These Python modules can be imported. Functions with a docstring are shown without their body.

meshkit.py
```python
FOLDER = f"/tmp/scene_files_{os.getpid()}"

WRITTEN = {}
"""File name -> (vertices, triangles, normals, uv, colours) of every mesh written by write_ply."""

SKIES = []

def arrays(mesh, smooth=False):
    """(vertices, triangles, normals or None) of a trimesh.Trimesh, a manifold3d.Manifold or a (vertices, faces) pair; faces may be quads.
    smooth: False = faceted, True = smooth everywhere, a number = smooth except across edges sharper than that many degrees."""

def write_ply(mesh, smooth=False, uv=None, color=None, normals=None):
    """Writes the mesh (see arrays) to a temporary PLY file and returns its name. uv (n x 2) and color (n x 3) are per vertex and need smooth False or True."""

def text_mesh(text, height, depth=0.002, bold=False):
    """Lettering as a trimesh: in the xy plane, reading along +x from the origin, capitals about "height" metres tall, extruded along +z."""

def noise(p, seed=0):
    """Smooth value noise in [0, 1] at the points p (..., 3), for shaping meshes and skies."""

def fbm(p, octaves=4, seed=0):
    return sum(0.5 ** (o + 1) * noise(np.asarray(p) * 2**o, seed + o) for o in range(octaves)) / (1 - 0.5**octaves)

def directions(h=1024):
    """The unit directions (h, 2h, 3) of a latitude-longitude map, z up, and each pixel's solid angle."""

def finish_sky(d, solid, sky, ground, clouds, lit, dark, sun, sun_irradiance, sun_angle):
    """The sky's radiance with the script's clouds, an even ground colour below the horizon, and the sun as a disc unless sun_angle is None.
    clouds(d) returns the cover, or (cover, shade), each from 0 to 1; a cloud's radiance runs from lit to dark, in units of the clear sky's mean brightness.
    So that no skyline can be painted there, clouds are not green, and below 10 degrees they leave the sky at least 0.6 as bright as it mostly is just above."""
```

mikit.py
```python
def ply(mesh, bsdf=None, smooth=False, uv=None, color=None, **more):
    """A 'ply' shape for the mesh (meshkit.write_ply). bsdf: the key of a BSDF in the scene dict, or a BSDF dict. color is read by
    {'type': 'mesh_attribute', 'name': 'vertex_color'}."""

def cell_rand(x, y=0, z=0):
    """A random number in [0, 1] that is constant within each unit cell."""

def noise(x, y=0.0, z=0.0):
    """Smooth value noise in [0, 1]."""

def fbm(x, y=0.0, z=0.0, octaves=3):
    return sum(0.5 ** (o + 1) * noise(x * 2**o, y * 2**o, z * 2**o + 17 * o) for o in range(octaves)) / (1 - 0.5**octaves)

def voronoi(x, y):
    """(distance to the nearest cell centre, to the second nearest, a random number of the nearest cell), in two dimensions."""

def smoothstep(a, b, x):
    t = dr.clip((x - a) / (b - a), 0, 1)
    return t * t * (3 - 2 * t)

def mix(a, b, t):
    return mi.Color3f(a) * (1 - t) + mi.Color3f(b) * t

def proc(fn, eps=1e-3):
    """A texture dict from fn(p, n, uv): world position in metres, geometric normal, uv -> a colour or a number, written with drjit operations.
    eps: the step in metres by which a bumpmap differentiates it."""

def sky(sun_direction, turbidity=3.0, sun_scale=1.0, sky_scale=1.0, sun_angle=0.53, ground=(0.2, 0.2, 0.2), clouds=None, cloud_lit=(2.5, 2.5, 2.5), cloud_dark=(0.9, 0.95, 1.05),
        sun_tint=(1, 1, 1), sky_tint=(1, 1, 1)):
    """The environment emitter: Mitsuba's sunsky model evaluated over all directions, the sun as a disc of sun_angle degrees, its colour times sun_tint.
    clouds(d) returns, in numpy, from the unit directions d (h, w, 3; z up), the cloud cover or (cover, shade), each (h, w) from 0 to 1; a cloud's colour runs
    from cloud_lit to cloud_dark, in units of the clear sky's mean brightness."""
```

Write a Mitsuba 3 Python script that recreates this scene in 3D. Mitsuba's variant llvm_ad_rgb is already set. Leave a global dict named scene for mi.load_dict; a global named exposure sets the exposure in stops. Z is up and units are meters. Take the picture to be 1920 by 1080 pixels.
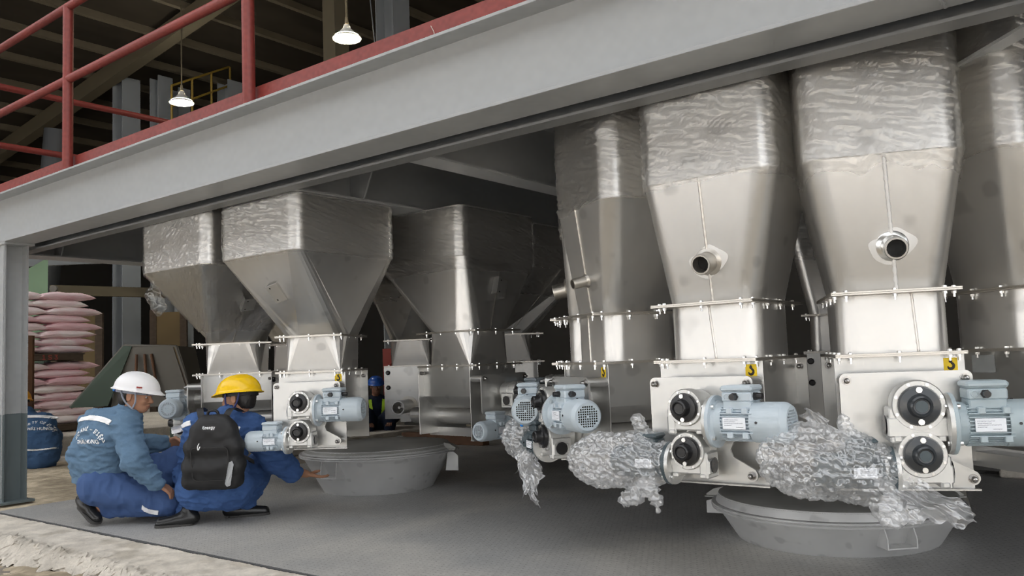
import math, random, os
import numpy as np, trimesh, shapely, shapely.geometry as sg
import shapely.affinity as saf
import manifold3d as m3
import drjit as dr
import mitsuba as mi
import mikit, meshkit
from mikit import noise as nz, fbm, mix, smoothstep, proc, cell_rand
random.seed(7); RNG = np.random.default_rng(7)
scene, labels = {}, {}
PI = math.pi

# ------------------------------------------------------------------ camera, daylight, exposure
F_PX, YAW, PITCH, ROLL, CAM_H = 1550.0, math.radians(-37.46), math.radians(4.725), math.radians(-2.278), 1.0
fwd = np.array([math.sin(YAW)*math.cos(PITCH), math.cos(YAW)*math.cos(PITCH), math.sin(PITCH)])
rgt0 = np.array([math.cos(YAW), -math.sin(YAW), 0.0]); up0 = np.cross(rgt0, fwd)
upv = -math.sin(ROLL)*rgt0 + math.cos(ROLL)*up0
CAM = np.array([0, 0, CAM_H])
T4 = mi.ScalarTransform4f
scene['camera'] = {'type': 'perspective', 'fov': math.degrees(2*math.atan(960/F_PX)), 'fov_axis': 'x', 'near_clip': 0.05, 'far_clip': 500.0,
                   'to_world': T4().look_at(origin=CAM.tolist(), target=(CAM+fwd).tolist(), up=upv.tolist())}
scene['sky'] = mikit.sky((0.30, 0.60, 0.75), turbidity=5.0, sun_scale=1.0, sky_scale=1.0, sun_angle=3.0, sun_tint=(0.95, 1.0, 1.08), ground=(0.41, 0.41, 0.41),
                         clouds=lambda d: 0.80 + 0.20*meshkit.fbm(d*3.0, 3), cloud_lit=(2.0, 2.0, 2.0), cloud_dark=(1.5, 1.5, 1.5))
exposure = 3.0

# ------------------------------------------------------------------ materials
def pr(base, rough=0.5, metal=0.0, spec=0.5, **k):
    b = base if isinstance(base, dict) else {'type': 'rgb', 'value': list(base)}
    return {'type': 'twosided', 'bsdf': {'type': 'principled', 'base_color': b, 'roughness': rough, 'metallic': metal, 'specular': spec, **k}}
def mat(name, d): scene['mat_'+name] = d
def M(name): return 'mat_'+name
def bump(inner, fn, scale=1.0, eps=1e-3):
    return {'type': 'bumpmap', 'arbitrary': proc(fn, eps), 'scale': scale, 'bsdf': inner}

def steel_col(p, n, uv):
    a = fbm(p.x*3, p.y*3, p.z*2.2, 3); b = nz(p.x*26, p.y*26, p.z*7); c = fbm(p.x*9+4, p.y*9, p.z*9, 2)
    stain = smoothstep(0.66, 0.80, c)*0.20
    return mix((0.68, 0.672, 0.655), (0.56, 0.55, 0.53), a*0.8 + b*0.2)*(1-stain)
mat('stainless', pr(proc(steel_col), 0.33, 0.88, 0.5))
def sheet_col(p, n, uv):
    a = fbm(p.x*4+3, p.y*4, p.z*4, 3); c = fbm(p.x*11+4, p.y*11, p.z*11, 2)
    return mix((0.62, 0.615, 0.60), (0.53, 0.525, 0.505), a)*(1-0.16*smoothstep(0.64, 0.78, c))
mat('stainless_plate', pr(proc(sheet_col), 0.34, 0.85))
mat('flange_steel', pr((0.58, 0.55, 0.50), 0.36, 0.95))
mat('bolt_steel', pr((0.82, 0.82, 0.80), 0.22, 1.0))
mat('dark_nut', pr((0.38, 0.37, 0.36), 0.22, 1.0))
mat('weld', pr((0.80, 0.77, 0.72), 0.42, 0.9))
mat('weld_white', pr((0.80, 0.79, 0.77), 0.55, 0.3))
mat('aluminium', pr((0.66, 0.66, 0.64), 0.42, 0.8))
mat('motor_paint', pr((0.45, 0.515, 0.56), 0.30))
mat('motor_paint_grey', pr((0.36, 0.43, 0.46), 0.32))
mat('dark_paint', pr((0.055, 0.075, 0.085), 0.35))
mat('black_plastic', pr((0.012, 0.012, 0.013), 0.28))
mat('rubber', pr((0.02, 0.02, 0.02), 0.6))
mat('void', pr((0.01, 0.01, 0.01), 0.9))
mat('nameplate', pr((0.75, 0.78, 0.82), 0.35))
mat('yellow', pr((0.86, 0.60, 0.01), 0.5))
mat('black_print', pr((0.03, 0.02, 0.015), 0.6))
mat('grey_print', pr((0.36, 0.38, 0.42), 0.6))
mat('blue_plastic', pr((0.03, 0.25, 0.75), 0.4))
def beam_col(p, n, uv):
    a = fbm(p.x*0.8, p.y*2, p.z*2.5, 3); b = nz(p.x*30, p.y*30, p.z*30)
    return mix((0.335, 0.345, 0.348), (0.29, 0.30, 0.305), a)*(0.97+0.06*b)
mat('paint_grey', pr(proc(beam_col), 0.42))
mat('paint_grey_shaded', pr((0.16, 0.165, 0.165), 0.5))  # grey beam paint with the girder's shade put into the colour
mat('dark_gloss', pr((0.045, 0.05, 0.055), 0.14, 0.2))
mat('paint_deep', pr((0.115, 0.14, 0.145), 0.45))
def red_col(p, n, uv):
    a = fbm(p.x*4, p.y*4, p.z*4, 3); b = nz(p.x*50, p.y*50, p.z*50)
    return mix((0.225, 0.036, 0.028), (0.155, 0.028, 0.023), a)*(0.9+0.2*b)
mat('paint_red', pr(proc(red_col), 0.5))
mat('red_scuff', pr((0.42, 0.36, 0.32), 0.6))
def hatch_col(p, n, uv):
    a = fbm(p.x*5, p.y*5, p.z*5, 4); b = fbm(p.x*16+9, p.y*16, p.z*16, 2)
    return mix((0.62, 0.62, 0.615), (0.50, 0.50, 0.495), a)*(1-0.18*smoothstep(0.66, 0.8, b))
mat('hatch_grey', pr(proc(hatch_col), 0.42, 0.25))
mat('hatch_lid', pr(proc(lambda p, n, uv: mix((0.42, 0.42, 0.40), (0.33, 0.33, 0.31), fbm(p.x*6, p.y*6, p.z*6, 3))), 0.5, 0.2))
# tread plate: rows of low lozenges
def tread(p):
    u = p.x*31.0; v = p.y*31.0
    row = dr.floor(v); uu = u + 0.5*row
    fu = uu - dr.floor(uu) - 0.5; fv = v - row - 0.5
    d = dr.sqrt(fu*fu*3.2 + fv*fv*7.0)
    return smoothstep(0.36, 0.20, d)
def plate_col(p, n, uv):
    a = fbm(p.x*1.1, p.y*1.1, 0.0, 4); b = fbm(p.x*4+3, p.y*4, 0.0, 3); c = nz(p.x*90, p.y*90)
    base = mix((0.30, 0.30, 0.296), (0.43, 0.415, 0.385), smoothstep(0.35, 0.70, a)*0.8 + 0.2*b)
    return base*(1 - 0.30*tread(p))*(0.92 + 0.16*c)
mat('tread_plate', bump(pr(proc(plate_col), 0.52, 0.15), lambda p, n, uv: 0.0016*tread(p) + 0.0006*nz(p.x*60, p.y*60), 1.0, 2e-3))
mat('plate_edge', pr((0.10, 0.10, 0.10), 0.6))
def conc_col(p, n, uv):
    a = fbm(p.x*2.2, p.y*2.2, p.z*2, 4); b = fbm(p.x*14, p.y*14, p.z*14, 3)
    c = smoothstep(0.55, 0.75, fbm(p.x*5+7, p.y*8, p.z*9, 3)); e = nz(p.x*120, p.y*120, p.z*120)
    return mix(mix((0.62, 0.575, 0.50), (0.48, 0.44, 0.38), a), (0.34, 0.30, 0.24), c*0.55)*(0.72 + 0.46*b)*(0.9+0.2*e)
mat('concrete', pr(proc(conc_col), 0.9, spec=0.2))
def sand_col(p, n, uv):
    a = fbm(p.x*3, p.y*3, p.z*2, 4); b = fbm(p.x*22, p.y*22, 0.0, 3)
    return mix((0.52, 0.44, 0.325), (0.30, 0.25, 0.18), smoothstep(0.3, 0.7, a))*(0.62 + 0.66*b)
mat('sand', pr(proc(sand_col), 0.95, spec=0.1))
mat('hall_floor', pr(proc(lambda p, n, uv: mix((0.27, 0.24, 0.20), (0.17, 0.15, 0.125), fbm(p.x*1.3, p.y*1.3, 0.0, 4))*(0.85+0.3*fbm(p.x*9, p.y*9, 0.0, 2))), 0.9, spec=0.2))
mat('yard', pr((0.49, 0.49, 0.485), 0.9, spec=0.2))
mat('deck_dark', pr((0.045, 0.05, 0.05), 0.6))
mat('light_blocker', pr((0.05, 0.047, 0.043), 0.9, spec=0.1))  # dark tone for the added wall, dims reflections in the upper bins
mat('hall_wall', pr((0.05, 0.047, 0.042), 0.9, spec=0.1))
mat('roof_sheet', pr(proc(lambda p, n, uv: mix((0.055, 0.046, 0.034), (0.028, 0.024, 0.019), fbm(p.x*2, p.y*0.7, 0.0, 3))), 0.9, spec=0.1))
mat('purlin', pr((0.13, 0.11, 0.078), 0.85, spec=0.1))
mat('rafter', pr((0.115, 0.098, 0.066), 0.85, spec=0.1))
mat('column_grey', pr((0.22, 0.235, 0.245), 0.6))
mat('duct', pr((0.045, 0.048, 0.05), 0.55, 0.2))
mat('rust', pr(proc(lambda p, n, uv: mix((0.16, 0.075, 0.035), (0.07, 0.04, 0.025), fbm(p.x*9, p.y*9, p.z*5, 3))), 0.8))
mat('green_paint', pr((0.17, 0.27, 0.16), 0.55))
mat('green_dark', pr((0.055, 0.085, 0.06), 0.6))
mat('bin_inside', pr((0.15, 0.14, 0.12), 0.7))
mat('cardboard', pr((0.15, 0.108, 0.056), 0.8, spec=0.1))
mat('wood', pr(proc(lambda p, n, uv: mix((0.10, 0.075, 0.055), (0.06, 0.045, 0.035), fbm(p.x*4, p.y*20, p.z*30, 3))), 0.9, spec=0.1))
mat('yellow_rail', pr((0.26, 0.17, 0.03), 0.5))
mat('red_dull', pr((0.30, 0.055, 0.045), 0.6))
mat('white_enamel', pr((0.6, 0.58, 0.52), 0.4))
for i, (a, b) in enumerate((((0.80, 0.70, 0.70), (0.70, 0.49, 0.51)), ((0.76, 0.58, 0.60), (0.68, 0.43, 0.46)), ((0.82, 0.76, 0.74), (0.73, 0.59, 0.60)))):
    mat('sack%d' % i, pr(proc(lambda p, n, uv, a=a, b=b: mix(a, b, smoothstep(0.4, 0.65, fbm(p.x*3, p.y*4, p.z*13, 2)))), 0.75, spec=0.2))
def cloth(name, c1, c2, rough=0.85):
    mat(name, pr(proc(lambda p, n, uv: mix(c1, c2, fbm(p.x*9, p.y*9, p.z*9, 3))*(0.94+0.12*nz(p.x*220, p.y*220, p.z*220))), rough, spec=0.2, sheen=0.3))
cloth('jacket_blue', (0.125, 0.205, 0.30), (0.09, 0.155, 0.24))
cloth('trouser_blue', (0.065, 0.115, 0.255), (0.045, 0.082, 0.195))
cloth('overall_blue', (0.060, 0.125, 0.30), (0.040, 0.083, 0.21))
cloth('far_blue', (0.055, 0.115, 0.22), (0.04, 0.08, 0.16))
cloth('navy', (0.012, 0.018, 0.035), (0.008, 0.012, 0.025))
mat('black_nylon', pr((0.010, 0.010, 0.011), 0.6))
mat('skin', pr((0.40, 0.205, 0.125), 0.5, spec=0.35))
mat('skin_dark', pr((0.22, 0.11, 0.07), 0.5, spec=0.35))
mat('hair', pr((0.012, 0.010, 0.009), 0.5))
mat('eye_white', pr((0.6, 0.58, 0.55), 0.3))
mat('lip', pr((0.25, 0.09, 0.07), 0.5))
mat('helmet_white', pr((0.80, 0.80, 0.81), 0.25))
mat('helmet_yellow', pr((0.84, 0.53, 0.01), 0.25))
mat('helmet_orange', pr((0.75, 0.33, 0.02), 0.35))
mat('helmet_blue', pr((0.02, 0.09, 0.38), 0.3))
mat('reflective', pr((0.82, 0.82, 0.83), 0.5))
mat('hivis', pr((0.50, 0.75, 0.04), 0.6))
mat('strap_navy', pr((0.03, 0.035, 0.13), 0.6))
mat('strap_grey', pr((0.25, 0.27, 0.32), 0.6))
mat('shoe_black', pr((0.012, 0.012, 0.012), 0.3))
mat('sole_dark', pr((0.05, 0.048, 0.045), 0.8))
mat('sock', pr((0.65, 0.60, 0.58), 0.8))
mat('grey_patch', pr((0.36, 0.37, 0.38), 0.7))
mat('green_bit', pr((0.05, 0.28, 0.10), 0.6))
mat('paper', pr((0.45, 0.47, 0.47), 0.6))
# clear films
scene['mat_film'] = {'type': 'blendbsdf', 'weight': 0.035, 'a': {'type': 'thindielectric', 'int_ior': 1.5},
                     'b': pr((0.75, 0.74, 0.70), 0.18, 0.6)}
scene['mat_bubble'] = {'type': 'blendbsdf', 'weight': 0.22, 'a': {'type': 'thindielectric', 'int_ior': 1.45},
                       'b': pr((0.93, 0.94, 0.95), 0.11, 0.55, spec=1.0)}

# ------------------------------------------------------------------ helpers: registry
used = {}
def num(name):
    n = used.get(name, 0); used[name] = n + 1
    return name if n == 0 else '%s_%03d' % (name, n)
def tag(key, label, cat, group=None, kind=None):
    d = {'label': label}
    if cat: d['category'] = cat
    if group: d['group'] = group
    if kind: d['kind'] = kind
    labels[key] = d
    return key
def thing(name, label, cat, group=None): return tag(num(name), label, cat, group)
def put(key, mesh, m, smooth=False, tw=None):
    d = mikit.ply(mesh, M(m), smooth=smooth)
    if tw is not None: d['to_world'] = T4(np.asarray(tw, float).tolist())
    scene[key] = d
    return key
def part(parent, name, mesh, m, smooth=False, label=None, kind=None, tw=None):
    key = num(parent + '__' + name)
    put(key, mesh, m, smooth, tw)
    if label or kind:
        labels[key] = {k: v for k, v in (('label', label), ('kind', kind)) if v}
    return key
def struct(name, mesh, m, smooth=False, label=None):
    put(name, mesh, m, smooth); labels[name] = {'kind': 'structure', 'label': label or name.replace('_', ' ')}
    return name
class Proto:
    """Parts in local axes, placed any number of times with shared meshes."""
    def __init__(s): s.parts, s.n, s.info = [], {}, {}
    def add(s, name, mesh, m, smooth=False, parent='', label=None, kind=None):
        base = (parent + '__' if parent else '') + name
        n = s.n.get(base, 0); s.n[base] = n + 1
        key = base if n == 0 else '%s_%03d' % (base, n)
        s.parts.append((key, mikit.ply(mesh, M(m), smooth=smooth)))
        if label or kind: s.info[key] = {k: v for k, v in (('label', label), ('kind', kind)) if v}
        return key
    def place(s, name, tw, label, cat, group=None, skip=()):
        key = thing(name, label, cat, group)
        for rel, d in s.parts:
            if any(rel.startswith(x) for x in skip): continue
            scene[key + '__' + rel] = {**d, 'to_world': T4(np.asarray(tw, float).tolist())}
            if rel in s.info: labels[key + '__' + rel] = dict(s.info[rel])
        return key

# ------------------------------------------------------------------ helpers: meshes as (vertices, faces)
def cat(ms):
    vs, fs, n = [], [], 0
    for v, f in (arr(m) for m in ms):
        vs.append(v); fs.append(f + n); n += len(v)
    return np.vstack(vs), np.vstack(fs)
def arr(m):
    if hasattr(m, 'to_mesh'):
        q = m.to_mesh(); return np.array(q.vert_properties[:, :3], float), np.array(q.tri_verts, int)
    if isinstance(m, trimesh.Trimesh): return np.array(m.vertices), np.array(m.faces)
    v, f = np.asarray(m[0], float), np.asarray(m[1], int)
    if f.shape[1] == 4: f = np.vstack([f[:, [0, 1, 2]], f[:, [0, 2, 3]]])
    return v, f
def xf(m, A):
    v, f = arr(m); A = np.asarray(A, float)
    v = v @ A[:3, :3].T + A[:3, 3]
    if np.linalg.det(A[:3, :3]) < 0: f = f[:, ::-1]
    return v, f
def mv(m, x=0, y=0, z=0):
    v, f = arr(m); return v + np.array([x, y, z]), f
def rotm(axis, deg, at=(0, 0, 0)):
    A = trimesh.transformations.rotation_matrix(math.radians(deg), axis, at); return A
def scl(x, y, z): return np.diag([x, y, z, 1.0])
def hull(pts): return arr(m3.Manifold.hull_points(np.asarray(pts, float)))
def box(x0, x1, y0, y1, z0, z1, ch=0.0):
    if ch <= 0:
        p = np.array([[x, y, z] for x in (x0, x1) for y in (y0, y1) for z in (z0, z1)], float)
        f = np.array([[0, 1, 3], [0, 3, 2], [4, 6, 7], [4, 7, 5], [0, 4, 5], [0, 5, 1], [2, 3, 7], [2, 7, 6], [0, 2, 6], [0, 6, 4], [1, 5, 7], [1, 7, 3]])
        return p, f
    ch = min(ch, (x1-x0)*.49, (y1-y0)*.49, (z1-z0)*.49); pts = []
    for x, sx in ((x0, 1), (x1, -1)):
        for y, sy in ((y0, 1), (y1, -1)):
            for z, sz in ((z0, 1), (z1, -1)):
                pts += [(x+sx*ch, y+sy*ch, z), (x+sx*ch, y, z+sz*ch), (x, y+sy*ch, z+sz*ch)]
    return hull(pts)
def frame(d):
    d = np.asarray(d, float); d = d/np.linalg.norm(d)
    a = np.cross(d, [0, 0, 1.0] if abs(d[2]) < 0.9 else [1.0, 0, 0]); a /= np.linalg.norm(a)
    return a, np.cross(d, a), d
def cyl(p0, p1, r0, r1=None, n=20, cap=True):
    p0, p1 = np.asarray(p0, float), np.asarray(p1, float); r1 = r0 if r1 is None else r1
    a, b, d = frame(p1-p0); t = np.arange(n)*2*PI/n
    ring = np.cos(t)[:, None]*a + np.sin(t)[:, None]*b
    v = np.vstack([p0 + ring*r0, p1 + ring*r1, p0[None], p1[None]]); i = np.arange(n); j = (i+1) % n
    f = [np.stack([i, j, j+n], 1), np.stack([i, j+n, i+n], 1)]
    if cap: f += [np.stack([j, i, i*0+2*n], 1), np.stack([i+n, j+n, i*0+2*n+1], 1)]
    return v, np.vstack(f)
def lathe(profile, p0, axis, n=28):
    """profile: (radius, distance along the axis) pairs."""
    a, b, d = frame(axis); p0 = np.asarray(p0, float); t = np.arange(n)*2*PI/n
    ring = np.cos(t)[:, None]*a + np.sin(t)[:, None]*b
    v = np.vstack([p0 + ring*r + d*h for r, h in profile]); i = np.arange(n); j = (i+1) % n; f = []
    for k in range(len(profile)-1):
        o = k*n; f += [np.stack([o+i, o+j, o+n+j], 1), np.stack([o+i, o+n+j, o+n+i], 1)]
    return v, np.vstack(f)
def tube(pts, r, n=10, closed=False):
    P = np.asarray(pts, float); r = np.broadcast_to(np.asarray(r, float), (len(P),))
    t = np.gradient(P, axis=0); t /= np.linalg.norm(t, axis=1, keepdims=True)+1e-12
    a = frame(t[0])[0]; V = []; ang = np.arange(n)*2*PI/n
    for k in range(len(P)):
        a = a - t[k]*(a@t[k]); a /= np.linalg.norm(a); b = np.cross(t[k], a)
        V.append(P[k] + r[k]*(np.cos(ang)[:, None]*a + np.sin(ang)[:, None]*b))
    m = len(P); v = np.vstack(V + [P[:1], P[-1:]]); i = np.arange(n); j = (i+1) % n; f = []
    for k in range(m-1):
        o = k*n; f += [np.stack([o+i, o+j, o+n+j], 1), np.stack([o+i, o+n+j, o+n+i], 1)]
    f += [np.stack([j, i, i*0+m*n], 1), np.stack([(m-1)*n+i, (m-1)*n+j, i*0+m*n+1], 1)]
    return v, np.vstack(f)
def curve(pts, n=24):
    """Catmull-Rom through the points."""
    P = np.asarray(pts, float); P = np.vstack([2*P[0]-P[1], P, 2*P[-1]-P[-2]]); out = []
    segs = len(P)-3
    for s in np.linspace(0, segs-1e-6, n):
        i = int(s); t = s-i; a, b, c, d = P[i:i+4]
        out.append(0.5*((2*b)+(c-a)*t+(2*a-5*b+4*c-d)*t*t+(3*b-a-3*c+d)*t**3))
    return np.array(out)
def prism(poly, h, o=(0, 0, 0), ex=(1, 0, 0), ey=(0, 0, 1)):
    """A shapely polygon in the plane (ex, ey) at o, extruded by h along ex x ey."""
    ms = [arr(trimesh.creation.extrude_polygon(g, h, engine='earcut')) for g in getattr(poly, 'geoms', [poly])]
    v, f = cat(ms); ex, ey = np.asarray(ex, float), np.asarray(ey, float); ez = np.cross(ex, ey)
    return np.asarray(o, float) + v[:, :1]*ex + v[:, 1:2]*ey + v[:, 2:3]*ez, f
def rrect(hx, hy, r, k=6):
    """Corners of a rounded rectangle, counter-clockwise, k+1 points per corner."""
    r = min(r, hx-1e-4, hy-1e-4); out = []
    for q, (sx, sy) in enumerate(((1, 1), (-1, 1), (-1, -1), (1, -1))):
        for i in range(k+1):
            a = (q + i/k)*PI/2; out.append((sx*(hx-r)+r*math.cos(a), sy*(hy-r)+r*math.sin(a)))
    return np.array(out)
def loft(rings, close=True, capa=False, capb=False):
    rings = [np.asarray(r, float) for r in rings]; n = len(rings[0]); v = np.vstack(rings); i = np.arange(n if close else n-1); j = (i+1) % n; f = []
    for k in range(len(rings)-1):
        o = k*n; f += [np.stack([o+i, o+j, o+n+j], 1), np.stack([o+i, o+n+j, o+n+i], 1)]
    for c, o, s in ((capa, 0, -1), (capb, (len(rings)-1)*n, 1)):
        if c:
            v = np.vstack([v, v[o:o+n].mean(0)[None]]); q = np.stack([o+i, o+j, i*0+len(v)-1], 1); f.append(q if s > 0 else q[:, ::-1])
    return v, np.vstack(f)
def grid(fn, us, vs):
    """A sheet from fn(u, v) -> points."""
    U, V = np.meshgrid(us, vs, indexing='ij'); P = fn(U, V).reshape(-1, 3); m, n = U.shape
    a = (np.arange(m-1)[:, None]*n + np.arange(n-1)[None]).ravel()
    return P, np.vstack([np.stack([a, a+n, a+n+1], 1), np.stack([a, a+n+1, a+1], 1)])
def normals(v, f):
    n = np.zeros_like(v); c = np.cross(v[f[:, 1]]-v[f[:, 0]], v[f[:, 2]]-v[f[:, 0]])
    for k in range(3): np.add.at(n, f[:, k], c)
    return n/(np.linalg.norm(n, axis=1, keepdims=True)+1e-12)
def unit(x, y, phi):
    """Axes of a feeder: x to the right as seen from outside, y inward, z up; phi the outward direction in degrees."""
    a = math.radians(phi); c, s = math.cos(a), math.sin(a)
    return np.array([[-s, -c, 0, x], [c, -s, 0, y], [0, 0, 1, 0], [0, 0, 0, 1.0]])
def trans(x, y, z):
    A = np.eye(4); A[:3, 3] = (x, y, z); return A

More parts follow.
